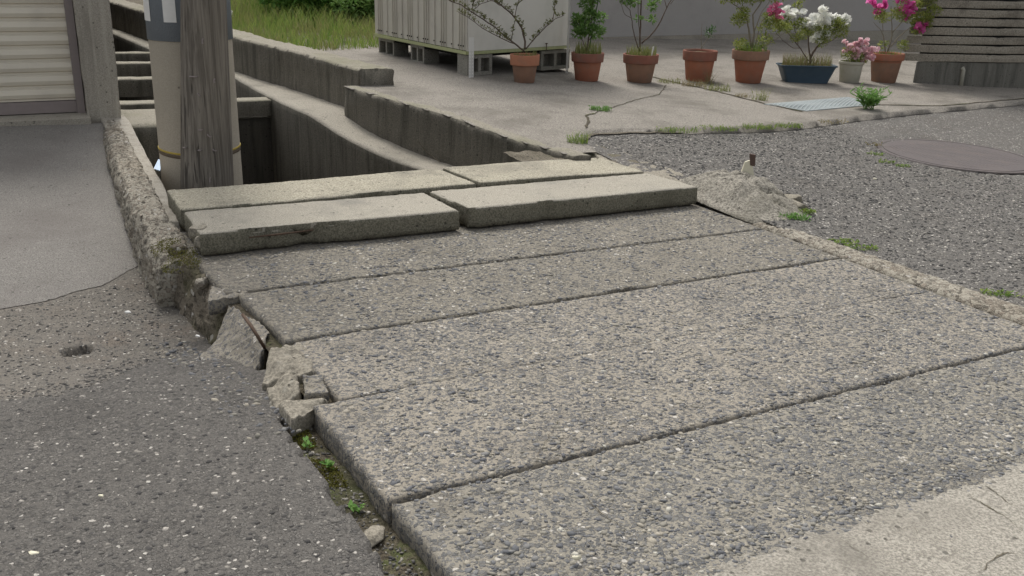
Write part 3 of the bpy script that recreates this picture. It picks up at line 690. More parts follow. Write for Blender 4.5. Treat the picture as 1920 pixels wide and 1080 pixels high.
# mortar mound at the right end of the raised slabs
def mound():
    V = []; nu, nv = 80, 70; c0 = (3.98, 4.20)
    pe = [(3.69, 3.98), (3.70, 3.84), (3.78, 3.74), (4.02, 3.70), (4.17, 3.76), (4.22, 3.95), (4.26, 4.20), (4.22, 4.45), (4.05, 4.60), (3.85, 4.66), (3.70, 4.62), (3.675, 4.40), (3.68, 4.2)]
    pe = pe + [pe[0]]; rim = resample(pe, 120)[:-1]; n = len(rim)
    ctr = np.array([3.97, 4.25]); K = 34; top = .155
    for k in range(K+1):
        t = k/K
        for q in rim:
            p = ctr + (q-ctr)*t
            e = zr(p[0], p[1]) if p[0] > 3.75 else lerp(0, zr(3.9, p[1]), 0.8)
            # shoulders: high along the slab end and the back, sloping to the front right
            hgt = top*(1-sstep(.15, 1.02, t))**.9
            rg = abs(N(p[0], p[1], 5, 6)); rg2 = abs(N(p[0], p[1], 11, 17))
            hgt += (.045*rg + .018*rg2) * (1-t**2) + .006*N(p[0], p[1], 2, 45)*(1-t**3)
            hgt -= .03*max(0, .12-rg)/.12*(1-t**3)*(p[0] > 3.95)
            zz = max(e*(t**2) , 0)*.8 + hgt - .015*(t > .99)
            V.append(W(p[0], p[1], zz + .004*N(p[0], p[1], 9, 70)))
    Fc = [(k*n+i, k*n+(i+1) % n, (k+1)*n+(i+1) % n, (k+1)*n+i) for k in range(K) for i in range(n)]
    o = mk('mortar_mound', V, Fc, M_mound, None, True)
    tag(o, 'crumbling mortar mound at the right end of the raised slabs', 'mortar mound')
mound()
MOUND_ROCKS = True

# ================================================================== rocks / chunks
def rock(name, c, size, mat, label=None, cat=None, group=None, parent=None, seed=0, sub=4, amp=.25, rot=0):
    import bmesh
    rr_ = random.Random(seed*13+5); planes = []
    for _ in range(11):
        pn = Vector((rr_.gauss(0, 1), rr_.gauss(0, 1), rr_.gauss(0, .7))).normalized(); planes.append((pn, rr_.uniform(.5, .85)))
    bm = bmesh.new(); bmesh.ops.create_icosphere(bm, subdivisions=sub, radius=1.1)
    for vt in bm.verts:
        p = vt.co.copy(); n_ = noise.noise(p*1.3 + Vector((seed*7.1, 0, 0)))*amp*2.2 + noise.noise(p*3.5 + Vector((seed, 5, 0)))*amp*.9 + noise.noise(p*9 + Vector((seed, 5, 0)))*amp*.35
        p = p*(1+n_*.45)
        for pn, pd in planes: p -= pn*max(0, p.dot(pn)-pd)
        p *= 1 + .035*noise.noise(p*6+Vector((seed, 0, 0))) + .02*noise.noise(p*15)
        p.x = max(-.82, min(.82, p.x)); p.z = max(-.8, min(.70+.12*p.x+.10*noise.noise(p*4), p.z)); p.y = max(-.85, min(.85, p.y)); vt.co = p
    Rz = Matrix.Rotation(rot, 3, 'Z'); V = [Vector(c) + Rz @ Vector((v_.co.x*size[0], v_.co.y*size[1], v_.co.z*size[2])) for v_ in bm.verts]
    Fc = [tuple(v_.index for v_ in f.verts) for f in bm.faces]; bm.free()
    return tag(mk(name, V, Fc, mat, parent, True), label, cat, group)
G1 = 'broken mortar chunks along the left paving edge'
def piece(px4, z, label, seed, mat, nz=.010, th=.09, zt=None):
    o = slab('concrete_chunk', [Puv(x, y, z) for x, y in px4], z, th, mat, None, dl=.007, nz=nz, chip=.010, bev=.007, seed=seed, chipz=1.5, ztop=zt)
    return tag(o, label, 'concrete chunk', G1)
piece([(366, 618), (480, 662), (508, 622), (428, 562)], -.012, 'mortar lump with a blue-grey stone beside the broken panel corner', 61, M_panel_worn, zt=lambda u, v: -.012-.11*sstep(.87, .71, u))
piece([(486, 705), (590, 702), (584, 640), (505, 652)], -.004, 'uppermost broken mortar chunk below the rusty twig', 62, M_mortar, .014, zt=lambda u, v: -.002-.035*sstep(.84, .76, u))
piece([(512, 748), (566, 738), (560, 703), (494, 710)], -.010, 'middle rounded mortar chunk at the paving edge', 63, M_mortar, .014, zt=lambda u, v: -.006-.035*sstep(.82, .76, u))
piece([(568, 740), (622, 738), (606, 704), (563, 704)], .002, 'flat mortar chunk lodged against the third panel end', 64, M_panel_worn, .012)
piece([(546, 790), (592, 764), (618, 744), (520, 752)], -.008, 'lowest mortar chunk just above the open gutter', 65, M_mortar, .012)
piece([(388, 566), (438, 556), (470, 548), (392, 536)], -.004, 'small broken piece at the corner of the topmost flush panel', 66, M_panel_worn, .010, .06)
G2 = 'lumps at the left end of the raised slabs'
rock('mortar_lump', W(.865, 4.33, .085), (.055, .06, .035), M_mortar, 'pale pitted lump on the left corner of the front raised slab', 'mortar lump', G2, seed=11)
rock('mortar_lump', W(.875, 4.25, .07), (.05, .05, .035), M_mortar, 'lower pitted lump at the left corner of the front raised slab', 'mortar lump', G2, seed=12)
rock('mortar_lump', W(.78, 4.33, .0), (.06, .05, .045), M_mossy, 'mossy lump between the rubble wall and the raised slab', 'mortar lump', G2, seed=13)
rock('mortar_lump', W(.79, 3.95, -.03), (.035, .035, .03), M_rubble, 'small tan stone on the eroded footing', 'mortar lump', G2, seed=14)
rock('stone', W(.755, 1.98, -.06), (.035, .045, .018), M_mortar, 'pale flat stone lying in the gutter bottom', 'stone', seed=21, amp=.3)
q = P(22, 745, -.12)
for i, (x, y, s) in enumerate(((190, 930, .008), (370, 630, .010), (60, 1040, .015), (1080, 1045, .012), (240, 585, .012), (1640, 335, .012))):
    z = -.02 if x < 600 else 0.02
    p = P(x, y, z if x != 1640 else .1); rock('pebble', p, (s*1.3, s*.7, s*.5), M_white if i in (1, 4) else M_cream, ('pale pebble on the dark asphalt near the left edge', 'small white chip at the foot of the eroded footing', 'long buff chip on the asphalt at the bottom left', 'yellowish pebble on the nearest panel', 'white stone on the rough ground beside the rusty stain', 'pale chip on the road in front of the manhole')[i], 'pebble', 'loose pale pebbles', seed=30+i, sub=2)

rock('mortar_lump', W(3.46, 5.17, .12), (.10, .055, .035), M_mortar, 'pale mortar lump between the back right slab and the driveway corner', 'mortar lump', seed=44)
rock('mortar_lump', W(3.36, 5.22, .12), (.10, .05, .045), M_mossy, 'dark mossy broken lump at the end of the driveway wall', 'mortar lump', seed=45)
rock('concrete_chunk', W(4.10, 3.92, .045), (.13, .085, .035), M_mortar, 'pale flat chunk on the right slope of the mortar mound', 'concrete chunk', 'chunks on the mortar mound', seed=51, rot=-.6)
rock('concrete_chunk', W(4.20, 4.05, .05), (.10, .06, .035), M_mortar, 'outermost chunk at the right tip of the mortar mound', 'concrete chunk', 'chunks on the mortar mound', seed=52, rot=-.9)
rock('concrete_chunk', W(3.95, 3.90, .045), (.08, .05, .03), M_panel_worn, 'speckled chunk low on the front of the mortar mound', 'concrete chunk', 'chunks on the mortar mound', seed=53, rot=.2)
# rusty twig of wire
mb = MB(); mb.tube([P(455, 590, .035), P(470, 610, .03), P(484, 632, .02), P(496, 652, -.03)], [.006, .007, .006, .006], 8)
tag(mb.build('rusty_rebar', M_rust, None, True), 'thin rusty rebar end sticking out of the broken paving edge', 'rebar')

# ================================================================== garage at left
zA = .0
sA, sB = P(-900, 232, .0), P(160, 211, .0)
ax = (sB - sA); ax.z = 0; L_ = ax.length; ax.normalize(); ay = Vector((-ax.y, ax.x, 0)); az = Vector((0, 0, 1))
base = P(160, 211, .02)
gs = empty('roller_shutter', base, 'closed beige roller shutter of the garage at the left edge', 'shutter')
# slats
pitch = .0965; wdt = 3.0
for i in range(22):
    z0 = .10 + i*pitch; prof = []
    for q_, d0 in ((0, 0), (.15, .004), (.22, -.012), (.5, -.02), (.85, -.014), (.93, .002), (1.0, .004)): prof.append((d0, z0+q_*pitch))
    V = []; Fc = []
    for xs in (-wdt, -.055):
        for d0, zz in prof: V.append(base + ax*xs + ay*d0 + az*zz)
    n = len(prof); Fc = [(j, j+1, n+j+1, n+j) for j in range(n-1)]
    mk('slat', V, Fc, M_shutter, gs)
MB().box(base, ax, ay, az, -wdt, -.055, -.02, .02, .012, .095).build('bottom_rail', M_shutrail, gs)
MB().box(base, ax, ay, az, -.054, .0, -.05, .05, 0, 2.6).build('guide_rail', M_shutrail, gs)
MB().box(base, ax, ay, az, -wdt, .0, -.06, .06, 2.45, 2.8).build('shutter_box', M_shutrail, gs)
th = MB().box(base, ax, ay, az, -wdt-.5, .02, -.30, .06, -.3, .004)
o = th.build('garage_threshold', M_light, None); o['kind'] = 'structure'
pc = P(197, 222, 0); st = []
for z in np.linspace(-.2, 2.6, 14):
    hw_ = .118; c_ = pc + Vector((0, 0, 0)); c_.z = 0
    ring = [c_ + ax*(-hw_) + ay*(-.0), c_ + ax*(hw_) + ay*(-.0), c_ + ax*(hw_-.03) + ay*.16, c_ + ax*(-hw_) + ay*.16]
    st.append([(p_.x, p_.y, z+pc.z) for p_ in ring])
tag(loft('concrete_pillar', st, M_pillar, dl=.025, dp=.02, amp=.006, freq=5, amp2=.004, freq2=50, raw=True, close=True, caps=True), 'square concrete pillar with a pitted right edge beside the shutter', 'pillar')
gw = MB().box(base, ax, ay, az, -wdt-.6, .25, .3, .5, -.3, 3.2); tag(gw.build('garage_wall', M_wall_dark), 'dark garage wall behind the roller shutter', 'wall')

# ================================================================== poles
RC = .236
r1_ = P(380, 338, .0); hd = Vector((r1_.x, r1_.y, 0)).normalized()
pb = Vector((r1_.x, r1_.y, 0)) + hd*(RC+.10); pb.z = -1.5
upo = empty('utility_pole', pb, 'tall round concrete utility pole wrapped in a grey striped sheet', 'utility pole')
mb = MB(); mb.lathe(pb, [(RC+.006-.004*z, z) for z in np.linspace(0, 6, 30)], 48, wob=.004); mb.build('shaft', M_pole, upo, True)
rad = lambda z: RC+.006-.004*(z+1.5)
def find_z(py_):                       # height on the pole seen at a given row
    best = min(np.linspace(-.5, 2.5, 600), key=lambda z: abs(proj(Vector((pb.x, pb.y-.2, z)))[1]-py_)); return float(best)
def proj(p):
    d_ = Vector(p) - Vector((0, 0, H)); z = d_.dot(FW); return 960+F*d_.dot(RT)/z, 540-F*d_.dot(UP)/z
zs = find_z(77); zy = find_z(288)
mb = MB(); mb.lathe((pb.x, pb.y, 0), [(rad(zs)+.001, zs), (rad(zs)+.006, zs+.001), (rad(zs+.5)+.006, zs+.5), (rad(zs+2.4)+.006, zs+2.4), (rad(zs+2.4), zs+2.4)], 48, cap0=False)
M_sheet = plain('grey_blue_sheet', (.20, .225, .25), .6, .35, .04, 20, 0, .0)
t_ = M_sheet.node_tree; k_ = NB(t_); bs = t_.nodes['Principled BSDF']
wv = k_.n('ShaderNodeTexVoronoi'); wv.inputs['Scale'].default_value = 160; k_.L(k_.pos(), wv.inputs['Vector']); k_.L(k_.bump(wv.outputs['Distance'], .6, .004), bs.inputs['Normal'])
sheet = mb.build('wrap_sheet', M_sheet, upo, True)
def ringpart(name, z0, z1, ex, mat, par, wv_=0):
    mb = MB(); n = 48; V = []
    for (r, z) in ((rad(z0)+.0005, z0), (rad(z0)+ex, z0+.001), (rad(z1)+ex, z1-.001), (rad(z1)+.0005, z1)):
        for k in range(n):
            a = 2*math.pi*k/n; V.append((pb.x+r*math.cos(a), pb.y+r*math.sin(a), z+wv_*math.sin(a*2+1)))
    Fc = [(i*n+k, i*n+(k+1) % n, (i+1)*n+(k+1) % n, (i+1)*n+k) for i in range(3) for k in range(n)]
    return mk(name, V, Fc, mat, par, True)
ringpart('yellow_tape', zy, zy+.012, .004, M_yellow, upo, .006); ringpart('dark_band', zy-.022, zy-.002, .002, M_brownband, upo, .006)
# white stripes on the sheet
def stripe(a0, a1, z0):
    V = []; r = .0085
    for z in np.linspace(z0, z0+2.2, 8):
        for a in np.linspace(a0, a1, 5): V.append((pb.x+(rad(z)+r)*math.cos(a), pb.y+(rad(z)+r)*math.sin(a), z))
    n = 5; mk('white_stripe', V, [(i*n+k, i*n+k+1, (i+1)*n+k+1, (i+1)*n+k) for i in range(7) for k in range(4)], M_white, sheet, True)
zst = find_z(41)
def ang(px_):
    best = min(np.linspace(math.pi, 2*math.pi, 400), key=lambda a: abs(proj(Vector((pb.x+rad(zst)*math.cos(a), pb.y+rad(zst)*math.sin(a), zst)))[0]-px_)); return float(best)
stripe(ang(270), ang(285), zst); stripe(ang(309), ang(332), zst)
stripe(ang(372), ang(396), zst)
# wooden pole in front
wb = P(385, 343, .0) - Vector((0, 0, 0)); wb = W(1.27, 5.62, -1.5); 
WX = []
wp = empty('wooden_pole', wb, 'thick weathered wooden pole strapped in front of the concrete pole', 'wooden pole')
def at_dist(px_, py_, D):           # point of the sight line at horizontal distance D
    r_ = ray(px_, py_); t = D/math.hypot(r_.x, r_.y); return Vector((0, 0, H)) + r_*t
Dw = math.hypot(pb.x, pb.y) - RC - .155
wa_ = at_dist(389, 340, Dw); wb_ = at_dist(382, 2, Dw)
lean = (wb_ - wa_)/(wb_.z - wa_.z); lean.z = 0; cen0 = Vector((wa_.x, wa_.y, 0)) - lean*wa_.z
wr_ = lambda z: max(.085, .147-.028*z) if z > 0 else .147-.01*z
zt_ = 3.2; top = cen0 + Vector((.0, 0, 0))
V = []; n = 72; hs_ = np.linspace(-1.5, 3.2, 60)
# lean so that the left side keeps the column of the photograph's plumb line
for z in hs_:
    c_ = cen0 + lean*(z) + Vector((0, 0, z))
    for k in range(n):
        a = 2*math.pi*k/n; r = wr_(z)
        r *= 1 + .035*noise.noise(Vector((math.cos(a)*7, math.sin(a)*7, z*.5))) + .03*noise.noise(Vector((math.cos(a)*22, math.sin(a)*22, z*.8)))
        g_ = noise.noise(Vector((math.cos(a)*12+4, math.sin(a)*12, z*.35)))
        if g_ > .3: r -= .012*(g_-.3)/.3
        V.append((c_.x + r*math.cos(a), c_.y + r*math.sin(a), c_.z))
Fc = [(i*n+k, i*n+(k+1) % n, (i+1)*n+(k+1) % n, (i+1)*n+k) for i in range(len(hs_)-1) for k in range(n)] + [tuple((len(hs_)-1)*n+k for k in range(n))]
mk('shaft', V, Fc, M_wood, wp, True)
def near_pt(px_, py_):                 # front point of the wood pole seen at a pixel
    best = None
    r_ = ray(px_, py_)
    for t in np.linspace(4.5, 6.5, 800):
        p = Vector((0, 0, H)) + r_*t; c_ = cen0 + lean*p.z
        if math.hypot(p.x-c_.x, p.y-c_.y) < wr_(p.z)+.003: best = p; break
    return best or Vector((0, 0, H)) + r_*5.6
for (x, y, dx, dy) in ((357, 143, 14, 0), (381, 73, 0, 8), (372, 175, 4, 4), (345, 276, 5, 0), (374, 243, 6, 0), (390, 252, 6, 4), (373, 281, 5, 0), (400, 280, 6, 2), (395, 333, 0, 7), (403, 148, 0, 6)):
    a_ = near_pt(x, y) ; b_ = near_pt(x+dx, y+dy); nrm = Vector((0, -1, .0))
    MB().tube([a_ + nrm*.002, a_+nrm*.016, b_+nrm*.018, b_+nrm*.002], .0035, 6).build('bent_nail', M_shutrail, wp)
tag(MB().hexa([P(288, 318, -.1), P(300, 322, -.1), P(304, 304, -.1), P(297, 300, -.1), P(288, 316, -.06), P(300, 320, -.06), P(304, 302, -.05), P(297, 298, -.05)]).build('plastic_scrap', M_bluelitter), 'pale blue plastic scrap beside the foot of the concrete pole', 'litter')

# ================================================================== shed (white cabinet store) on cinder blocks
cF = Pz(876, 143, zd); cR = Pz(1064, 135, zd); cL = Pz(705, 97, zd)
zb = cF.z + .195
fx = (cR - cF); fx.z = 0; wF = fx.length; fx.normalize(); sx = (cL - cF); sx.z = 0; dS = sx.length; sx.normalize()
shed = empty('storage_shed', Vector((cF.x, cF.y, zb)), 'large beige ribbed storage shed standing on cinder blocks', 'storage shed')
o0 = Vector((cF.x, cF.y, zb)); HH = 2.2
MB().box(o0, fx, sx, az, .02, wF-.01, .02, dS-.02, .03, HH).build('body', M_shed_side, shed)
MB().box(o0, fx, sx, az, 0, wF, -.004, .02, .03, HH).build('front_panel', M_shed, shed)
# ribbed side: alternating folds, grouped 3 narrow + gaps
ribs = []; x = .04
V = []; prof = []
while x < dS-.05:
    for gap in (.035, .035, .12, .12):
        prof += [(x, 0), (x+.004, .012), (x+.012, .012), (x+.016, 0)]; x += gap+.012
        if x > dS-.05: break
prof = [(0, 0)] + prof + [(dS, 0)]
for z in (.035, HH):
    for a, b_ in prof: V.append(o0 + sx*a - fx*(.004+b_) + az*z)
n = len(prof); mk('ribbed_side', V, [(j, j+1, n+j+1, n+j) for j in range(n-1)], M_shed_side, shed)
rivets = MB()
x = .06
for a, b_ in prof[1:-1:4]:
    c_ = o0 + sx*(a+.008) - fx*.018 + az*.075; rivets.box(c_, sx, fx, az, -.006, .006, -.004, .004, -.006, .006)
tag(rivets.build('screw_row', M_black, shed), kind='stuff')
t1 = MB().box(o0, fx, sx, az, -.006, wF+.006, -.012, .018, 0, .028); t1.box(o0, fx, sx, az, -.016, .0, .0, dS, 0, .03).build('bottom_trim', M_trim, shed)
MB().box(o0, fx, sx, az, .03, wF-.03, .05, dS-.05, -.03, .0).build('underframe', M_black, shed)
def cinder(p, ang_dir, side_dir, label, flip=False, w_=.39, d_=.19, h_=.19):
    """hollow block, hollows facing along ang_dir x side_dir plane; front face shows cells"""
    bk = empty('cinder_block', p, label, 'cinder block', 'cinder blocks under the storage shed')
    mb = MB(); X, Y, Z = ang_dir, side_dir, az; t = .032
    mb.box(p, X, Y, Z, 0, w_, 0, d_, 0, t); mb.box(p, X, Y, Z, 0, w_, 0, d_, h_-t, h_)
    for xc in (0, (w_-t)/2, w_-t): mb.box(p, X, Y, Z, xc, xc+t, 0.002, d_-.002, t, h_-t)
    mb.box(p, X, Y, Z, t, w_-t, d_*.55, d_*.57, t, h_-t)
    mb.build('block', M_block, bk); return bk
cinder(o0 - az*.197 + fx*.0 - sx*.0, fx*1.0, sx, 'cinder block under the front corner of the shed behind the perforated strip', w_=.30)
cinder(o0 + fx*(wF-.36) - az*.2 + sx*.01, fx, sx, 'cinder block under the right front corner of the shed, cells open to the front')
cinder(o0 + sx*(dS-.42) - az*.195 + fx*.02, sx, fx, 'cinder block under the far left corner of the shed')
cinder(o0 + sx*(dS*.5-.1) - az*.195 + fx*.02, sx*1, fx, 'cinder block under the middle of the ribbed shed side', w_=.3)
# perforated steel strips
def perf(p, hgt, label, lean_=Vector((0, 0, 0)), w_=.035):
    e = empty('perforated_angle', p, label, 'steel strip'); mb = MB()
    def Bx(x0, x1, z0, z1, off=0): 
        a_ = p + lean_*(z0/hgt); mb.box(a_, fx, sx, az, x0, x1, off, off+.002, z0, z1)
    n_ = int(hgt/.03)
    for s_ in (0, w_+.004):
        for i in range(n_):
            z0 = i*.03
            Bx(s_, s_+.011, z0, z0+.03); Bx(s_+w_-.011, s_+w_, z0, z0+.03); Bx(s_+.011, s_+w_-.011, z0, z0+.011)
    mb.build('strip', M_white, e)
perf(Pz(878, 145, zd) - fx*.012 - sx*.03, .36, 'short white perforated steel angle leaning at the shed corner', w_=.026)
perf(Pz(1061, 138, zd), 2.3, 'tall thin white perforated angle at the right corner of the shed', w_=.012)
tag(MB().tube([P(987+0, 0, .21)]*0 or [o0+fx*.98-sx*.02+az*.0, o0+fx*.98-sx*.02+az*.06], .004, 6).lathe(o0+fx*.98-sx*.02+az*.055, [(.0, 0), (.012, .004), (.012, .01), (0, .012)], 10).build('bolt', M_rust), 'small rusty bolt standing on the shed trim', 'bolt')

# ================================================================== back house wall, gate pillar
bA, bB = P(600, 66, .22), P(2500, 110, .2); bA = Pz(1070, 71, zd); bB = Pz(1560, 75, zd)
hx = (bB-bA); hx.z = 0; hx.normalize(); hy = Vector((-hx.y, hx.x, 0))
hs2 = empty('house', bA, 'grey rendered house wall behind the potted plants', 'house')
MB().box(bA, hx, hy, az, -1.2, 13, 0.0, .3, .0, 3.5).build('wall', M_house, hs2)
MB().box(bA, hx, hy, az, -1.2, 13, -.02, .28, -.3, -.002).build('plinth', M_light, hs2)
# gate pillar
gc = Pz(1842, 163, zd); gl = Pz(1712, 155, zd); gr = Pz(1990, 168, zd)
lx = gl-gc; lx.z = 0; lw = lx.length; lx.normalize(); rx = gr-gc; rx.z = 0; rwd = rx.length; rx.normalize()
gp = empty('gate_pillar', Vector((gc.x, gc.y, gc.z)), 'stacked stone gate pillar on a dark stained base at the right edge', 'gate pillar')
g0 = Vector((gc.x, gc.y, gc.z)); nl_ = -(rx+lx).normalized()
bh = .265
def quadslab(z0, z1, ex, mat, name, seed, raggedL=0):
    """one course: an irregular quadrilateral block over the footprint, pushed out by ex"""
    A_ = g0 - (lx+rx)*ex*.9; B_ = g0 + lx*(lw+ex+raggedL) - rx*ex; C_ = g0 + rx*(rwd+ex) - lx*ex; D_ = g0 + lx*(lw+ex+raggedL) + rx*(rwd+ex)
    def pth(p, q, n=14): return [p.lerp(q, i/n) for i in range(n)]
    ring = pth(B_, A_, 40) + pth(A_, C_, 50) + pth(C_, D_, 6) + pth(D_, B_, 6)
    cen_ = (A_+D_)/2; V = []; n = len(ring)
    zl_ = [z0, z0+.006, (z0+z1)/2, z1-.008, z1]; inn = [.012, .0, -.004, .002, .016]
    for z, q_ in zip(zl_, inn):
        for p_ in ring:
            dr = (cen_-p_); dr.z = 0; dr.normalize()
            V.append(p_ + dr*(q_ + .007*N(p_.x, p_.y, z*2+seed, 6) + .005*N(p_.x, p_.y, z+seed, 28)) + az*(z + .004*N(p_.x, p_.y, seed, 5)))
    Fc = [(i*n+k, i*n+(k+1) % n, (i+1)*n+(k+1) % n, (i+1)*n+k) for i in range(4) for k in range(n)]
    Fc.append(tuple(4*n+k for k in range(n))); Fc.append(tuple(range(n))[::-1])
    return mk(name, V, Fc, mat, gp, False)
quadslab(-.1, bh, .0, M_pbase, 'base', 50)
ch = .0965
for i in range(22):
    z0 = bh + .004 + i*ch
    quadslab(z0, z0+ch-.016, .055 + .008*random.uniform(-1, 1), M_pstone, 'stone_course', i*3.3, raggedL=.05*max(0, 1-i/6)+.02*random.random())
quadslab(bh+.002, bh+22*ch, -.01, M_black, 'core', 99)
mb = MB(); pq = Pz(1800, 160, zd); mb.tube([pq+Vector((0, -.02, 0)), pq+Vector((0, -.02, .17)), pq+Vector((-.02, -.02, .2))], .022, 10)
mb.build('drain_pipe', M_greypot, gp, True)

# ================================================================== plates and manhole
c_ = W(MAN[0], MAN[1], .118); V = []; Fc = []
nx_ = 72
mhz = lambda u, v: zr(u, v)
mc = empty('manhole_cover', c_, 'large round rust-grey manhole cover sunk in the road', 'manhole cover')
V = []; rings = [(0, .004), (.1, .004), (.2, .004), (.3, .004), (.38, .004), (MR-.06, .004), (MR-.052, -.014), (MR-.044, .004), (MR-.012, .004), (MR-.006, -.004)]
zc_ = zr(*MAN)
for r, h in rings:
    for k in range(nx_):
        a = 2*math.pi*k/nx_; u, v = MAN[0]+r*math.cos(a), MAN[1]+r*math.sin(a); V.append(W(u, v, zr(u, v)*.5+zc_*.5+h-.004))
Fc = [(i*nx_+k, i*nx_+(k+1) % nx_, (i+1)*nx_+(k+1) % nx_, (i+1)*nx_+k) for i in range(len(rings)-1) for k in range(nx_)]
mk('cover', V, Fc, M_manhole, mc, False)
mb = MB()
for i in range(-9, 10):
    for j in range(-9, 10):
        u, v = i*.042+(.021 if j % 2 else 0), j*.042
        if math.hypot(u, v) < MR-.075:
            uu, vv = MAN[0]+u, MAN[1]+v; z = zr(uu, vv)*.5+zc_*.5; s = .011
            mb.hexa([W(uu-s, vv-s, z-.003), W(uu+s, vv-s, z-.003), W(uu+s, vv+s, z-.003), W(uu-s, vv+s, z-.003), W(uu-s*.8, vv-s*.8, z+.0008), W(uu+s*.8, vv-s*.8, z+.0008), W(uu+s*.8, vv+s*.8, z+.0008), W(uu-s*.8, vv+s*.8, z+.0008)])
o = mb.build('tread_pattern', M_manhole, mc); o['kind'] = 'stuff'
# aluminium tread plate
cs_ = [Pzuv(*q_, zd) for q_ in ((1432, 196), (1512, 209), (1650, 196), (1590, 183))]
pl = empty('tread_plate', W(*cs_[0], .222), 'flat aluminium tread plate set in the driveway beside a leafy weed', 'metal plate')
V = [W(a, b, zd(a, b)+.006) for a, b in cs_] + [W(a, b, zd(a, b)-.01) for a, b in cs_]
mk('plate', V, [(0, 1, 2, 3), (0, 4, 5, 1), (1, 5, 6, 2), (2, 6, 7, 3), (3, 7, 4, 0)], M_alu, pl)
mb = MB()
def bil(s, t): 
    a, b, c, d_ = [np.array(q_) for q_ in cs_]; return (a*(1-s)+b*s)*(1-t)+(d_*(1-s)+c*s)*t
for i in range(1, 22):
    for j in range(1, 34):
        p_ = bil(i/22, j/34); s1, s2 = (.013, .004) if (i+j) % 2 else (.004, .013); z = zd(*p_)+.006
        mb.hexa([W(p_[0]-s1, p_[1]-s2, z-.001), W(p_[0]+s1, p_[1]-s2, z-.001), W(p_[0]+s1, p_[1]+s2, z-.001), W(p_[0]-s1, p_[1]+s2, z-.001)]+[W(p_[0]-s1*.6, p_[1]-s2*.6, z+.002), W(p_[0]+s1*.6, p_[1]-s2*.6, z+.002), W(p_[0]+s1*.6, p_[1]+s2*.6, z+.002), W(p_[0]-s1*.6, p_[1]+s2*.6, z+.002)])
o = mb.build('tread_studs', M_alu, pl); o['kind'] = 'stuff'
# dirt-filled joints and cracks of the driveway
def ribbon(name, pix, width, zf, mat, dz=.004, z0=.22, parent=dv, seed=0):
    pl_ = resample([Pzuv(x, y, zf) for x, y in pix], ds=.03); V = []
    for i, q_ in enumerate(pl_):
        t = pl_[min(i+1, len(pl_)-1)]-pl_[max(i-1, 0)]; t = t/np.linalg.norm(t); nn = np.array([-t[1], t[0]])
        q_ = q_ + nn*(.02*N(q_[0], q_[1], seed, 8)+.008*N(q_[0], q_[1], seed, 30)); w_ = width*(.6+.7*abs(N(q_[0], q_[1], seed+3, 12))+.3*abs(N(q_[0], q_[1], seed+3, 45)))
        for s_ in (-1, 0, 1): V.append(W(*(q_+nn*w_*s_), zf(*q_)+dz+(0.003 if s_ == 0 else 0)))
    n = len(pl_); o = mk(name, V, [(i*3+j, (i+1)*3+j, (i+1)*3+j+1, i*3+j+1) for i in range(n-1) for j in range(2)], mat, parent); o['kind'] = 'stuff'; return o
ribbon('joint_dirt', [(1225, 145), (1290, 160), (1345, 172), (1400, 186), (1435, 195), (1505, 210)], .022, zd, M_soil, seed=1)
ribbon('joint_dirt', [(1610, 197), (1680, 197), (1760, 199), (1840, 192), (1930, 184), (2100, 172)], .014, zd, M_soil, seed=2)
ribbon('joint_dirt', [(1110, 216), (1130, 207), (1165, 197), (1200, 186), (1235, 178), (1250, 160)], .004, zd, M_soil, seed=3)
ribbon('joint_dirt', [(1098, 240), (1104, 228), (1098, 218), (1112, 213)], .012, zd, M_soil, seed=4)
ribbon('edge_dirt', [(1085, 266), (1110, 252), (1200, 249), (1300, 249), (1400, 245), (1500, 238), (1600, 226), (1700, 214), (1800, 205), (1930, 194)], .03, lambda u, v: zr(u, v)+.004, M_dirt, z0=.19, parent=None, seed=5)

# ================================================================== plants
class LV:
    """leaf collector: each leaf a folded diamond"""
    def __init__(s): s.v = []; s.f = []
    def leaf(s, p, d, L, w, up=None, fold=.25):
        p = Vector(p); d = Vector(d).normalized(); side = d.cross(Vector((random.uniform(-.4, .4), random.uniform(-.4, .4), 1))); 
        if side.length < 1e-3: side = Vector((1, 0, 0))
        side.normalize(); nrm = side.cross(d); m_ = p + d*L*.5; n = len(s.v)
        s.v += [tuple(p), tuple(m_ + side*w*.5 + nrm*w*fold), tuple(p + d*L - nrm*L*.08), tuple(m_ - side*w*.5 + nrm*w*fold)]
        s.f += [(n, n+1, n+2), (n, n+2, n+3)]
    def blade(s, p, h, lean_, w, segs=3):
        p = Vector(p); a = random.random()*6.28; sd = Vector((math.cos(a), math.sin(a), 0))*w*.5; n = len(s.v); dr = Vector(lean_)
        for i in range(segs):
            t = i/segs; c = p + Vector((0, 0, h*t)) + dr*h*t*t; s.v += [tuple(c-sd*(1-t*.7)), tuple(c+sd*(1-t*.7))]
        s.v.append(tuple(p + Vector((0, 0, h*.97)) + dr*h))
        for i in range(segs-1): s.f.append((n+2*i, n+2*i+1, n+2*i+3, n+2*i+2))
        s.f.append((n+2*segs-2, n+2*segs-1, n+2*segs))
    def blob(s, c, r, n, L, w, sq=1.):
        L *= 1.4; w *= 1.7
        for _ in range(int(n*3.6)):
            d = Vector((random.gauss(0, 1), random.gauss(0, 1), random.gauss(0, 1))); d.normalize()
            rr = r*1.15*random.random()**.45; p = Vector(c)+Vector((d.x*rr, d.y*rr, d.z*rr*sq)); dd = (d + Vector((0, 0, .5)) + Vector((random.gauss(0, .5), random.gauss(0, .5), random.gauss(0, .4))))
            s.leaf(p, dd, L*random.uniform(.6, 1.3), w*random.uniform(.7, 1.2))
    def build(s, name, mat, parent=None): return mk(name, s.v, s.f, mat, parent)
def rv(a): return random.uniform(-a, a)

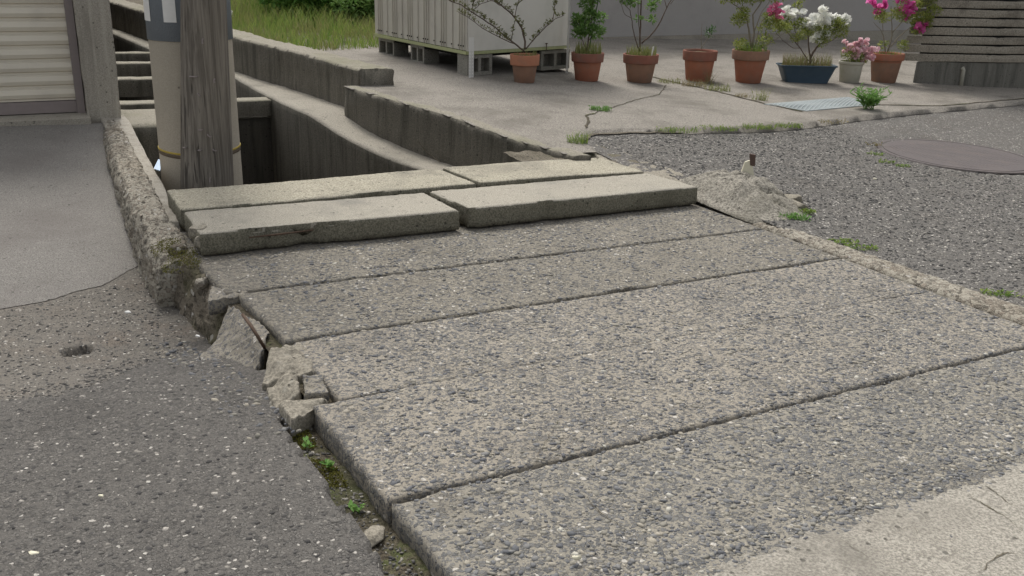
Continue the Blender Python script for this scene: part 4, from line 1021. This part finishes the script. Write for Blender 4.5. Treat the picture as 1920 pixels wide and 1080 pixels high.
def bloom_mesh(mat, R=.03, petals=9, name='flower'):
    V = []; Fc = []
    for k in range(petals):
        a = 2*math.pi*k/petals*1.0 + (0 if k < 5 else .35); tilt = .35 if k % 2 else .9
        d = Vector((math.cos(a), math.sin(a), tilt)).normalized(); sd = Vector((-math.sin(a), math.cos(a), 0)); n = len(V)
        ln = R*(.9+.25*random.random())
        V += [(0, 0, 0), d*ln*.45+sd*R*.42, d*ln*.9+sd*R*.52+Vector((0, 0, -.15*R)), d*ln*1.08+Vector((0, 0, -.3*R)), d*ln*.9-sd*R*.52+Vector((0, 0, -.15*R)), d*ln*.45-sd*R*.42, d*ln*.6-Vector((0, 0, .12*R))]
        Fc += [(n, n+1, n+6), (n+1, n+2, n+6), (n+2, n+3, n+6), (n+3, n+4, n+6), (n+4, n+5, n+6), (n+5, n, n+6)]
    me = bpy.data.meshes.new(name); me.from_pydata([tuple(v_) for v_ in V], [], Fc); me.materials.append(mat); return me
BL = {k: [bloom_mesh(m_, r) for _ in range(3)] for k, m_, r in (('w', M_fwhite, .042), ('m', M_fmag, .040), ('p', M_fpink, .036), ('l', M_fpale, .030))}
def bloom(kind, p, parent, s=1.):
    bloom1(kind, p, parent, s)
    if kind in 'wmpl': bloom1(kind, Vector(p)+Vector((rv(.045), rv(.03), rv(.03))), parent, s*.9)
def bloom1(kind, p, parent, s=1.):
    o = bpy.data.objects.new('flower', random.choice(BL[kind])); COL.objects.link(o); o.parent = parent; o.location = Vector(p) - wloc(parent)
    o.rotation_euler = (rv(.9)+.5, rv(.9), random.random()*6.28); o.scale = (s*1.12,)*3
POT = {}
def potted(px, py, wr, hp, wbm, label, mat_b, mat_r, rimh=.27, tilt=0, kind='pot', zz=.215, soil=.92):
    p = Pz(px, py, zd); k = depth(p)/F; R = wr*k/2; r0 = wbm*k/2; h = hp*k/.97; p = p + Vector((0, r0, 0)) * .9; p.z = W(*UV(p), zd(*UV(p))).z - .001; k = depth(p)/F
    e = empty('potted_plant', p, label, 'potted plant')
    h = h - .0; MB().lathe(p, [(r0*.96, 0), (r0, .004), (lerp(r0, R*.93, 1-rimh), h*(1-rimh)), ], 40, wob=.006).build('pot', mat_b, e, True)
    MB().lathe(p, [(lerp(r0, R*.93, 1-rimh)-.003, h*(1-rimh)-.001), (R*.965, h*(1-rimh)-.004), (R*.975, h*(1-rimh)+.004), (R, h-.006), (R*.99, h), (R*.93, h), (R*.90, h-.02), (R*.86, h*.7)], 40, cap0=False, wob=.006).build('rim', mat_r, e, True)
    MB().lathe(p, [(0.001, h*soil+.012), (R*.45, h*soil+.008), (R*.90, h*soil-.002)], 24, cap0=False, wob=.03).build('soil', M_peat, e, True)
    POT[label] = (e, p, k, R, h); return e, p, k, R, h
def mkXY(p, k, h):
    """metres from pixel offsets relative to the soil centre, in the upright plane of the plant"""
    return lambda dx, dy, dd=0.: p + Vector((dx*k, dd, h + dy*k/.95))
def grass_in(e, p, R, h, n, hh, mat=M_grass2, r2=None):
    l = LV()
    for _ in range(n):
        a = random.random()*6.28; r = R*.85*math.sqrt(random.random()); l.blade(p + Vector((r*math.cos(a), r*math.sin(a)*(r2 or 1), h*.9)), hh*random.uniform(.5, 1.15), (rv(.25), rv(.25), 0), .007)
    o = l.build('grass_tuft', mat, e); o['kind'] = 'stuff'

# pot 1: wide bare branches
e, p, k, R, h = potted(983, 156, 56, 50, 38, 'terracotta pot with a wide spreading budding tree in front of the shed', M_terra_b, M_terra_l, .36)
X = mkXY(p, k, h)
mb = MB(); buds = LV()
def branch(pts, r0, r1, X, mb, buds=None, dens=0, dd=.0, L=.018, w_=.008, twig=.03):
    q_ = []; dcur = 0
    slope = rv(.35) if dd is None else dd
    n = len(pts)
    for i, (a, b) in enumerate(pts): q_.append(X(a, b, slope*i/max(1, n-1)))
    q2 = resample([tuple(v_) for v_ in q_], max(n*3, 6))
    q2 = [Vector(v_) + Vector((rv(.003), rv(.003), rv(.003))) for v_ in q2]
    mb.tube(q2, [lerp(r0, r1, i/(len(q2)-1)) for i in range(len(q2))], 6)
    if buds:
        for i in range(int(dens)):
            t = .15 + .85*random.random(); j = min(len(q2)-2, int(t*(len(q2)-1))); c = q2[j].lerp(q2[j+1], random.random())
            d = Vector((rv(.5), rv(.5), 1)); tip = c + d*random.uniform(.2, 1)*twig
            if random.random() < .5: mb.tube([c, tip], [.0018, .001], 4, False)
            for _ in range(2): buds.leaf(tip + Vector((rv(.006), rv(.006), rv(.01))), Vector((rv(1), rv(1), rv(.3)+.6)), L*1.5, w_*1.8)
    return q2
branch([(0, 8), (0, 20), (-6, 42), (-20, 62), (-40, 78), (-62, 92), (-80, 105)], .010, .005, X, mb, buds, 70, dd=.08)
branch([(-2, 6), (-30, 25), (-60, 48), (-95, 68), (-118, 82), (-140, 88), (-155, 105)], .008, .003, X, mb, buds, 110, dd=-.1)
branch([(-12, 14), (-45, 28), (-75, 42), (-100, 60), (-122, 72)], .005, .002, X, mb, buds, 60, dd=-.2)
branch([(2, 10), (20, 30), (38, 47), (55, 60), (72, 66)], .006, .002, X, mb, buds, 50, dd=.15)
branch([(50, 56), (52, 80), (58, 100), (62, 125)], .004, .002, X, mb, buds, 30, dd=.2)
branch([(-40, 78), (-62, 90), (-82, 84), (-95, 75)], .004, .002, X, mb, buds, 40, dd=0)
branch([(-20, 62), (-16, 85), (0, 96), (30, 98), (48, 104)], .004, .002, X, mb, buds, 70, dd=.1)
branch([(-26, 22), (-24, 38), (-20, 58)], .004, .002, X, mb, buds, 14, dd=-.1)
branch([(-100, 68), (-95, 90), (-80, 108), (-70, 125)], .004, .002, X, mb, buds, 50, dd=-.1)
branch([(-140, 88), (-150, 100), (-145, 125)], .003, .002, X, mb, buds, 40, dd=-.1)
branch([(-60, 92), (-40, 110), (-20, 125)], .004, .002, X, mb, buds, 40, dd=.1)
mb.build('branches', M_bark, e, True); buds.build('foliage', M_bud, e)
grass_in(e, p, R, h, 60, .06)
# pot 2
e, p, k, R, h = potted(1101, 153, 62, 50, 43, 'terracotta pot with a leafy staked rose next to the shed corner', M_terra, M_terra_d, .3)
X = mkXY(p, k, h); mb = MB(); lv = LV()
branch([(-2, 4), (0, 20), (4, 60), (6, 110), (8, 130)], .007, .004, X, mb, None)
branch([(-2, 4), (-14, 25), (-22, 45)], .004, .002, X, mb); branch([(0, 20), (14, 34), (20, 52)], .003, .002, X, mb)
for (a, b, r, n) in ((-18, 52, 12, 55), (-8, 40, 13, 60), (14, 36, 13, 55), (2, 62, 12, 50), (-4, 84, 13, 60), (8, 98, 13, 50), (-2, 112, 16, 60), (-20, 34, 9, 30), (18, 60, 9, 25), (-24, 58, 6, 15)): lv.blob(X(a, b, rv(.05)), r*k, n, .026, .015, .8)
mb.build('stem', M_bark, e, True); lv.build('foliage', M_leafB, e)
MB().tube([X(2, 6), X(10, 60), X(20, 125)], .005, 8).build('stake', M_leafD, e)
grass_in(e, p, R, h, 230, .14, M_grass2)
# pot 3
e, p, k, R, h = potted(1201, 156, 67, 50, 46, 'terracotta pot with a bare forked shrub and a white plant tag', M_terra_b, M_terra_d, .3)
X = mkXY(p, k, h); mb = MB(); lv = LV()
branch([(-2, 4), (-4, 30), (-5, 70), (-6, 125)], .009, .006, X, mb); branch([(-4, 6), (-14, 30), (-22, 60), (-26, 75), (-38, 85), (-48, 105)], .006, .002, X, mb)
branch([(0, 18), (18, 34), (32, 55), (42, 80), (52, 100), (66, 125)], .008, .003, X, mb); branch([(42, 78), (36, 95), (32, 125)], .004, .002, X, mb); branch([(48, 85), (62, 105)], .003, .002, X, mb)
branch([(-22, 60), (-36, 68), (-44, 90)], .003, .0015, X, mb); branch([(-3, 25), (-8, 50), (-12, 90), (-14, 125)], .004, .003, X, mb)
for (a, b, r, n) in ((-32, 90, 9, 28), (-18, 88, 8, 24), (14, 80, 8, 18), (16, 60, 7, 14), (-40, 98, 8, 24), (18, 92, 8, 16), (-10, 60, 5, 8)): lv.blob(X(a, b, rv(.05)), r*k, n, .026, .014, .8)
mb.build('stem', M_bark, e, True); lv.build('foliage', M_leafB, e); grass_in(e, p, R, h, 230, .12, M_grass2)
MB().box(X(18, 2, -.08), Vector((1, 0, .2)).normalized(), Vector((0, 1, 0)), Vector((.15, 0, 1)), -.007, .007, -.001, .001, -.02, .07).build('plant_tag', M_white, e)
# pot 4
e, p, k, R, h = potted(1312, 154, 65, 54, 46, 'nearly empty terracotta pot with one tiny sprig', M_terra, M_terra_d, .3)
X = mkXY(p, k, h); mb = MB(); lv = LV()
branch([(2, 2), (0, 20), (-1, 46)], .003, .0015, X, mb); branch([(2, 4), (8, 14), (14, 24), (18, 34)], .003, .002, X, mb)
lv.blob(X(14, 30), 7*k, 14, .022, .008); lv.blob(X(18, 36), 5*k, 8, .022, .008)
mb.build('stem', M_barkl, e, True); lv.build('foliage', M_leafD, e)
# pot 5
e, p, k, R, h = potted(1407, 157, 70, 58, 46, 'terracotta pot with a bushy azalea and a few pink blooms', M_terra, M_terra_b, .27)
X = mkXY(p, k, h); mb = MB(); lv = LV()
branch([(0, 4), (-4, 20), (-12, 48), (-22, 66), (-44, 78)], .011, .004, X, mb); branch([(2, 4), (2, 30), (-4, 60), (10, 80), (12, 110)], .010, .004, X, mb)
branch([(6, 4), (10, 30), (14, 50), (30, 62)], .006, .003, X, mb); branch([(2, 30), (10, 60), (26, 85)], .005, .002, X, mb)
branch([(20, 4), (42, 18), (52, 28), (60, 34)], .004, .002, X, mb, dd=-.05)
for (a, b, r, n) in ((-62, 88, 12, 50), (-45, 92, 16, 100), (-28, 88, 16, 110), (-8, 92, 18, 130), (14, 98, 18, 130), (-25, 108, 20, 140), (8, 116, 20, 140), (34, 92, 14, 60), (-30, 52, 14, 90), (-20, 62, 12, 60), (30, 55, 14, 80), (44, 45, 12, 60), (58, 38, 10, 40), (-22, 10, 12, 50), (24, 16, 14, 60), (20, 38, 12, 40)): lv.blob(X(a, b, rv(.07)), r*k, n, .020, .009, .7)
mb.build('stem', M_barkl, e, True); lv.build('foliage', M_leafA, e); grass_in(e, p, R, h, 170, .12, M_grass)
for (a, b) in ((28, 72), (36, 78), (44, 76), (30, 62), (40, 60), (46, 66), (36, 68), (48, 56), (0, 92)): bloom('p', X(a, b, rv(.03)-.04), e, .9)
# pot 6: blue trough
p0 = Pz(1515, 157, zd); k = depth(p0)/F
e = empty('potted_plant', p0, 'dark blue rectangular planter with a white flowering azalea', 'potted plant'); PX = Vector((1, .02, 0)).normalized(); PYv = Vector((0, 1, 0))
wt_, wb2, hh = 107*k, 78*k, 33*k; dt, db = .26, .20
def rect(w_, d_, z, r=.03):
    out = []
    for (sx_, sy_) in ((-1, -1), (1, -1), (1, 1), (-1, 1)):
        for q_ in range(5):
            a = math.atan2(sy_, sx_) - math.pi/4 + q_/4*math.pi/2
            out.append(p0 + PX*(sx_*(w_/2-r)+r*math.cos(a)) + PYv*(sy_*(d_/2-r)+r*math.sin(a)+dt/2) + az*z)
    return out
def rings_(name, L3, mat, cap=False):
    V = []; n = 20
    for q_ in L3: V += rect(*q_)
    Fc = [(i*n+k2, i*n+(k2+1) % n, (i+1)*n+(k2+1) % n, (i+1)*n+k2) for i in range(len(L3)-1) for k2 in range(n)]
    if cap: Fc.append(tuple((len(L3)-1)*n+k2 for k2 in range(n)))
    return mk(name, V, Fc, mat, e, True)
rings_('trough', [(wb2, db, .0), (wb2+.01, db, .01), (wt_-.03, dt-.02, hh-.018), (wt_-.02, dt-.015, hh-.015)], M_blue)
rings_('rim', [(wt_-.03, dt-.02, hh-.018), (wt_, dt, hh-.014), (wt_, dt, hh), (wt_-.02, dt-.02, hh), (wt_-.03, dt-.03, hh-.03)], M_blue)
rings_('soil', [(wt_-.022, dt-.022, hh-.016), (wt_-.2, dt-.1, hh-.004)], M_peat, True)
p = p0 + PYv*dt/2; X = mkXY(p, k, hh); mb = MB(); lv = LV()
branch([(6, 2), (6, 14), (14, 30), (28, 46), (44, 60), (52, 70)], .014, .004, X, mb); branch([(6, 10), (0, 30), (-4, 52), (0, 70)], .009, .004, X, mb)
branch([(2, 6), (-18, 30), (-36, 48), (-60, 70)], .006, .003, X, mb); branch([(-14, 28), (-30, 28), (-50, 40), (-64, 52)], .004, .002, X, mb, dd=-.05); branch([(20, 36), (34, 38), (56, 52), (70, 66)], .004, .002, X, mb)
branch([(-20, 34), (-30, 60), (-34, 84), (-26, 110)], .004, .002, X, mb)
for (a, b, r, n) in ((-52, 76, 12, 70), (-60, 62, 10, 50), (-40, 64, 12, 60), (-22, 70, 12, 60), (-10, 52, 12, 60), (0, 62, 14, 70), (20, 60, 13, 60), (40, 66, 13, 70), (56, 58, 12, 60), (62, 70, 8, 30), (20, 40, 10, 40), (-30, 46, 9, 30), (-28, 100, 7, 24), (-26, 112, 6, 20), (48, 74, 10, 40), (34, 50, 10, 30)): lv.blob(X(a, b, rv(.06)), r*k, n, .020, .009, .7)
mb.build('stem', M_bark, e, True); lv.build('foliage', M_leafA, e)
for (a, b) in ((-56, 88), (-48, 94), (-44, 84), (-54, 80), (-36, 90), (-28, 86), (-8, 76), (0, 82), (-14, 70), (8, 74), (4, 66), (16, 78), (24, 72), (32, 80), (22, 86), (38, 74), (40, 84), (30, 66), (50, 80), (58, 84), (62, 76), (14, 96), (22, 94), (10, 48), (18, 44), (28, 50), (-4, 68), (46, 70), (16, 68), (20, 54)): bloom('w', X(a, b, rv(.04)-.03), e)
l = LV()
for _ in range(420):
    c_ = p + PX*rv(wt_/2-.05) + PYv*rv(dt/2-.04) + az*(hh-.01); l.blade(c_, random.uniform(.05, .15), (rv(.3), rv(.3), 0), .004)
o = l.build('grass_tuft', M_deadgrass, e); o['kind'] = 'stuff'
l = LV()
for _ in range(200):
    c_ = p + PX*rv(wt_/2-.05) + PYv*rv(dt/2-.04) + az*(hh-.01); l.blade(c_, random.uniform(.06, .16), (rv(.3), rv(.3), 0), .004)
o = l.build('grass_tuft', M_grass2, e); o['kind'] = 'stuff'
# pot 7
e, p, k, R, h = potted(1597, 156, 47, 38, 36, 'pale grey pot overflowing with pale pink flowers', M_greypot, M_greypot, .12)
X = mkXY(p, k, h); lv = LV(); mb = MB()
branch([(0, 0), (-2, 10), (2, 22)], .006, .003, X, mb); lv.blob(X(0, 12), 18*k, 120, .022, .012, .7); lv.blob(X(14, 8), 14*k, 60, .022, .012, .7)
mb.build('stem', M_barkl, e, True); lv.build('foliage', M_leafA, e)
for _ in range(46):
    a = random.random()*6.28; r = math.sqrt(random.random()); dx = 13 + r*math.cos(a)*32; dy = 22 + r*math.sin(a)*20 - dx*.25
    bloom('l', X(dx, dy, -.05*(1-r)-.05+rv(.03)), e, .95)
# pot 8
e, p, k, R, h = potted(1663, 156, 64, 52, 44, 'terracotta pot with a magenta azalea beside the stone pillar', M_terra_b, M_terra, .22)
X = mkXY(p, k, h); mb = MB(); lv = LV()
branch([(-4, 2), (-10, 24), (-18, 40), (-28, 46), (-34, 52)], .007, .002, X, mb); branch([(0, 2), (4, 30), (0, 50), (-6, 80)], .008, .003, X, mb); branch([(4, 10), (16, 28), (34, 44), (52, 52)], .006, .003, X, mb); branch([(4, 34), (20, 56), (34, 82), (50, 110)], .005, .002, X, mb); branch([(-14, 36), (-18, 60), (-24, 74)], .004, .002, X, mb)
for (a, b, r, n) in ((-28, 66, 11, 50), (-14, 60, 11, 50), (4, 68, 12, 60), (20, 64, 13, 70), (36, 60, 13, 70), (54, 62, 12, 70), (60, 50, 12, 60), (70, 74, 12, 60), (40, 84, 12, 60), (64, 90, 12, 60), (10, 88, 12, 50), (50, 42, 11, 50), (24, 14, 10, 40), (-8, 14, 9, 24), (66, 60, 8, 30)): lv.blob(X(a, b, rv(.06)), r*k, n, .020, .009, .7)
mb.build('stem', M_barkl, e, True); lv.build('foliage', M_leafA, e); grass_in(e, p, R, h, 50, .08, M_grass)
for (a, b) in ((-42, 86), (-38, 80), (-26, 78), (-22, 86), (-34, 68), (-18, 76), (2, 106), (10, 98), (-4, 98), (14, 92), (18, 106), (6, 90), (20, 82), (28, 84), (34, 76), (14, 74), (22, 68), (30, 68), (24, 62), (48, 46), (54, 42), (56, 50), (54, 104), (62, 100), (50, 112), (44, 110), (-14, 108)): bloom('m', X(a, b, rv(.04)-.04), e)

# leafy weed beside the tread plate
pw = Pz(1628, 205, zd); kk = depth(pw)/F; e = empty('leafy_weed', pw, 'bright green lance-leaved weed growing beside the metal plate', 'plant')
lv = LV(); mb = MB()
for i in range(26):
    a = random.random()*6.28; r = random.uniform(.02, .16); tip = pw + Vector((r*math.cos(a)*1.15, r*math.sin(a), random.uniform(.06, .21))); b0 = pw + Vector((rv(.05), rv(.04), 0))
    mb.tube([b0, (b0+tip)/2+Vector((0, 0, .02)), tip], .0025, 5)
    for j in range(14):
        t = random.uniform(.25, 1); c_ = b0.lerp(tip, t); a2 = random.random()*6.28; lv.leaf(c_, Vector((math.cos(a2), math.sin(a2), random.uniform(.2, 1.1))), random.uniform(.05, .085), .014)
mb.build('stems', M_leafC, e, True); lv.build('foliage', M_leafC, e)

# weeds and grass tufts: each clump one thing
def tuft(name, p, r, n, hgt, mat, label, cat='weed', group=None, w_=.004, leaf=0, lmat=None):
    l = LV(); p = Vector(p)
    for _ in range(n):
        a = random.random()*6.28; rr = r*math.sqrt(random.random()); l.blade(p + Vector((rr*math.cos(a), rr*math.sin(a)*.5, -.004)), hgt*random.uniform(.35, 1.1), (rv(.6), rv(.6), 0), w_)
    for _ in range(leaf):
        l.leaf(p + Vector((rv(r), rv(r*.5), random.random()*hgt*.5)), (rv(1), rv(1), .5), .022, .012)
    return tag(l.build(name, mat), label, cat, group)
GW = 'weeds rooted in driveway cracks'
for (x, y, r, n, hg, mt, lb) in ((1125, 207, .09, 150, .05, M_leafC, 'low green weed in the driveway crack above the wall corner'), (1083, 268, .07, 90, .10, M_grass, 'grass tuft between the wall corner and the road'),
        (1255, 156, .12, 90, .07, M_grass2, 'dry weeds at the start of the joint beside the third terracotta pot'), (1300, 162, .12, 120, .09, M_deadgrass, 'withered weeds in front of the nearly empty pot'),
        (1345, 170, .13, 130, .09, M_grass2, 'pale weeds along the joint right of the nearly empty pot'), (1330, 158, .05, 40, .16, M_deadgrass, 'taller dry seed heads against the nearly empty pot'), (1425, 188, .08, 60, .14, M_grass2, 'thin upright weed at the left tip of the metal plate'),
        (1392, 182, .08, 50, .06, M_deadgrass, 'small dry weed in the joint below the bushy azalea')):
    tuft('weed', Pz(x, y, zd), r, n, hg, mt, lb, group=GW, leaf=n//3)
for (x, y, r, n, lb) in ((1270, 246, .16, 140, 'left grass tuft on the seam between driveway and road'), (1350, 243, .14, 120, 'second grass tuft on the seam between driveway and road'), (1420, 240, .14, 170, 'tallest grass tuft on the seam below the metal plate'), (1480, 238, .12, 110, 'right grass tuft on the seam before the moss ends'), (1560, 231, .12, 40, 'sparse dry tuft on the seam below the leafy weed')):
    tuft('weed', Pz(x, y, zd), r, n, .045, M_grass if x != 1560 else M_deadgrass, lb, group='grass along the seam between driveway and road', leaf=30)
mcen = W(MAN[0], MAN[1], .12)
for (x, y, n) in ((1640, 290, 60), (1662, 305, 80), (1690, 312, 60), (1640, 272, 30)):
    tuft('moss_tuft', Pz(x, y, zr), .06, n, .018, M_grass if n != 30 else M_deadgrass, {290: 'moss tuft at the left rim of the manhole cover', 305: 'moss tuft at the lower left rim of the manhole cover', 312: 'moss strip below the manhole cover', 272: 'dry moss at the upper left rim of the manhole cover'}[y], 'moss', 'moss round the manhole', leaf=20, w_=.006)
tuft('weed', P(1485, 412, .01), .09, 260, .05, M_leafC, 'bright weed at the foot of the mortar mound', group='weeds along the mortar kerb', leaf=90)
tuft('moss_tuft', P(1510, 398, .03), .05, 120, .02, M_grass, 'moss under the right shoulder of the mortar mound', 'moss', leaf=60, w_=.006)
for (x, y, lb) in ((1580, 455, 'moss patch beside the upper mortar kerb'), (1612, 466, 'thin moss patch on the road side of the kerb'), (1875, 553, 'moss patch by the lower mortar kerb at the right edge')):
    tuft('moss_tuft', Pz(x, y, zr), .08, 120, .012, M_grass, lb, 'moss', 'moss beside the kerb', leaf=50, w_=.006)
GG = 'seedlings in the gutter'
for (u, v, lb, n) in ((.755, 2.50, 'upper seedling in the mossy gutter below the chunks', 10), (.775, 2.36, 'middle seedling against the panel side in the gutter', 14), (.765, 2.12, 'lower seedling in the gutter by the pale stone', 12)):
    l = LV(); p_ = W(u, v, -.07)
    for _ in range(n): a = random.random()*6.28; l.leaf(p_+Vector((rv(.012), rv(.012), random.random()*.02)), (math.cos(a), math.sin(a), .6), .022, .012)
    tag(l.build('seedling', M_leafC), lb, 'seedling', GG)
mo = LV()
for _ in range(1600):
    v = 2.25 + .38*random.random(); u = .725 + .07*random.random()
    if N(u, v, 3, 12) > -.05: mo.leaf(W(u, v, zg(u, v)+.002), (rv(1), rv(1), .8), .008, .005)
o = mo.build('gutter_moss', leafmat('olive_moss', (.10, .10, .015), (.17, .16, .03))); o['kind'] = 'stuff'
mo = LV()
for _ in range(1800):
    v = 4.05 + .40*random.random(); u = .66 + .18*random.random()
    if N(u, v, 4, 10) > .0: mo.leaf(W(u, v, .0+.02*sstep(4.1, 4.4, v)+rv(.012)), (rv(1), rv(1), .8), .008, .005)
o = mo.build('footing_moss', bpy.data.materials['olive_moss']); o['kind'] = 'stuff'
mb = MB(); mb.tube([P(825, 304, -.05), P(800, 285, .05), P(783, 262, .16)], .003, 5)
tag(mb.build('dry_stalk', M_barkl), 'thin dry stalk leaning against the low driveway wall', 'stalk')

# cream and brown fragment on the mound
q_ = P(1402, 325, .155)
fr = empty('fragment', q_, 'small cream and brown broken fragment standing on the mortar mound', 'fragment')
k = depth(q_)/F
mb = MB(); w0 = 14*k
mb.hexa([q_+Vector((-w0, -.012, -.01)), q_+Vector((w0*.8, -.012, -.01)), q_+Vector((w0*.9, .012, -.01)), q_+Vector((-w0, .012, -.01)), q_+Vector((-w0*.55, -.008, 22*k)), q_+Vector((w0*.3, -.008, 26*k)), q_+Vector((w0*.3, .008, 26*k)), q_+Vector((-w0*.5, .008, 22*k))]).build('cream_piece', M_cream, fr)
mb = MB(); mb.hexa([q_+Vector((w0*.15, -.013, 16*k)), q_+Vector((w0*.8, -.013, 14*k)), q_+Vector((w0*.8, .006, 14*k)), q_+Vector((w0*.2, .006, 16*k)), q_+Vector((-w0*.1, -.01, 37*k)), q_+Vector((w0*.75, -.01, 36*k)), q_+Vector((w0*.75, .004, 36*k)), q_+Vector((-w0*.0, .004, 38*k))]).build('brown_piece', M_brown, fr)

# ================================================================== grass field and background left
def zgf(u, v):
    e = v - (gA[1] + (u-gA[0])*(gB[1]-gA[1])/(gB[0]-gA[0]+1e-6)); return .205 + .06*sstep(-.1, .9, e) + .02*N(u, v, 3, 1)*sstep(.3, 1, e)
gpx = [(3.0, 9.6)]
gA = Puv(606, 92, .25); gB = Puv(708, 86, .25)
fld = field('grass_soil', [float(x) for x in np.linspace(1.2, 9, 60)], [float(x) for x in np.linspace(9.3, 26, 90)], lambda u, v: zgf(u, v)-.02, M_dirt, inside=lambda u, v: u > ret_u(v)+.22 and v > gA[1] + (u-gA[0])*(gB[1]-gA[1])/(gB[0]-gA[0]+1e-6)); fld['kind'] = 'structure'
print('grass line', gA, gB)
l = LV(); l2 = LV(); nb_ = 0
while nb_ < 24000:
    v = 9.5 + 12*random.random(); u = 2.3 + 4.6*random.random()
    if u < ret_u(v)+.30 or v < gA[1] + (u-gA[0])*(gB[1]-gA[1])/(gB[0]-gA[0]+1e-6)+.03: continue
    p_ = W(u, v, zgf(u, v)-.02); x_, y_ = proj(p_)
    if x_ < 380 or x_ > 740: continue
    hg = .10 + .16*max(0, N(u, v, 5, .9)+.35) + .10*sstep(11, 14, v)
    (l if N(u, v, 9, 2.2)+rv(.3) > 0 else l2).blade(p_, hg*random.uniform(.5, 1.3), (rv(.5), rv(.5), 0), .010); nb_ += 1
tag(l.build('grass', M_grass), kind='stuff'); tag(l2.build('grass', M_grass2), kind='stuff')
def bush(p, r, h, n, L, w_, mat, label, cat='bush', name='bush'):
    L *= 1.2; w_ *= 1.4; r *= 1.1; h *= 1.15
    e = empty(name, p, label, cat); lv = LV(); mb = MB()
    for i in range(9):
        a = random.random()*6.28; t = p + Vector((math.cos(a)*r*.6, math.sin(a)*r*.6, h*random.uniform(.6, 1))); mb.tube([p, p.lerp(t, .5)+Vector((0, 0, h*.1)), t], [.012, .008, .004], 5)
        lv.blob(t, r*.55, n//9, L, w_, .7)
    mb.build('stems', M_barkl, e, True); lv.build('foliage', mat, e); return e
bush(P(455, 10, .27), .34, .34, 700, .13, .10, M_leafD, 'dark broad-leaved plants at the far end of the grass')
bush(P(492, 2, .27), .25, .28, 450, .12, .09, M_leafD, 'broad-leaved plants beside the far wall at the top left')
bush(P(560, 40, .27), .40, .35, 1100, .06, .02, M_leafC, 'feathery tall weeds in the middle of the grass')
bush(P(610, 30, .27), .40, .42, 900, .07, .02, M_leafC, 'tall fresh weeds right of the middle of the grass')
bush(P(650, 45, .27), .35, .32, 700, .06, .015, M_leafB, 'airy weeds next to the storage shed')
# far weathered outbuilding
fA = P(440, -14, .27); fB = P(760, -2, .27); fxx = (fB-fA); fxx.z = 0; Lf = fxx.length; fxx.normalize(); fy = Vector((-fxx.y, fxx.x, 0))
ob = empty('outbuilding', fA, 'weathered grey board outbuilding beyond the grass', 'outbuilding')
x = -6.
while x < Lf+4:
    wd = .16*random.uniform(.9, 1.1); MB().box(fA, fxx, fy, az, x, x+wd-.008, random.uniform(0, .012), .04, 0, 2.6).build('board', M_board if random.random() < .6 else M_pillar, ob); x += wd
MB().box(fA, fxx, fy, az, -6, Lf+4, .05, .1, 0, 2.6).build('backing', M_black, ob)
for (x0, x1, lb) in ((500, 531, 'left pale concrete post at the far edge of the grass'), ):
    a_ = P(x0, 12, .27); b_ = P(x1, 13, .27); dd_ = b_-a_; tag(MB().box(a_, dd_.normalized(), Vector((0, 1, 0)), az, 0, dd_.length, 0, .1, -.05, 1.2).build('concrete_post', M_pillar), lb, 'post')
a_ = P(628, 22, .27); b_ = P(700, 26, .27); dd_ = b_-a_; Ld = dd_.length; dd_.normalize()
fe = empty('rail_fence', a_, 'low pale rail fence left of the shed at the top', 'fence')
MB().box(a_, dd_, Vector((0, 1, 0)), az, 0, .30, .03, .09, -.05, .9).build('post', M_pillar, fe)
MB().box(a_, dd_, Vector((0, 1, 0)), az, 0, Ld+.3, .03, .06, .16, .20).build('rail', M_white, fe); MB().box(a_, dd_, Vector((0, 1, 0)), az, 0, Ld+.3, .03, .06, .42, .47).build('rail', M_white, fe)
MB().box(a_, dd_, Vector((0, 1, 0)), az, Ld*.55, Ld*.55+.03, .03, .06, -.05, .9).build('post', M_bark, fe); MB().box(a_, dd_, Vector((0, 1, 0)), az, Ld-.06, Ld-.0, .03, .06, -.05, .9).build('post', M_pillar, fe)
pt_ = P(434, 38, .30); mb = MB().tube([pt_, pt_+az*.10, pt_+az*.14+Vector((-.05, 0, 0))], .028, 10); tag(mb.build('white_pipe', M_white, None, True), 'short white pipe bend standing beside the wooden pole on the far wall', 'pipe')

# render settings
sc.render.engine = 'CYCLES'
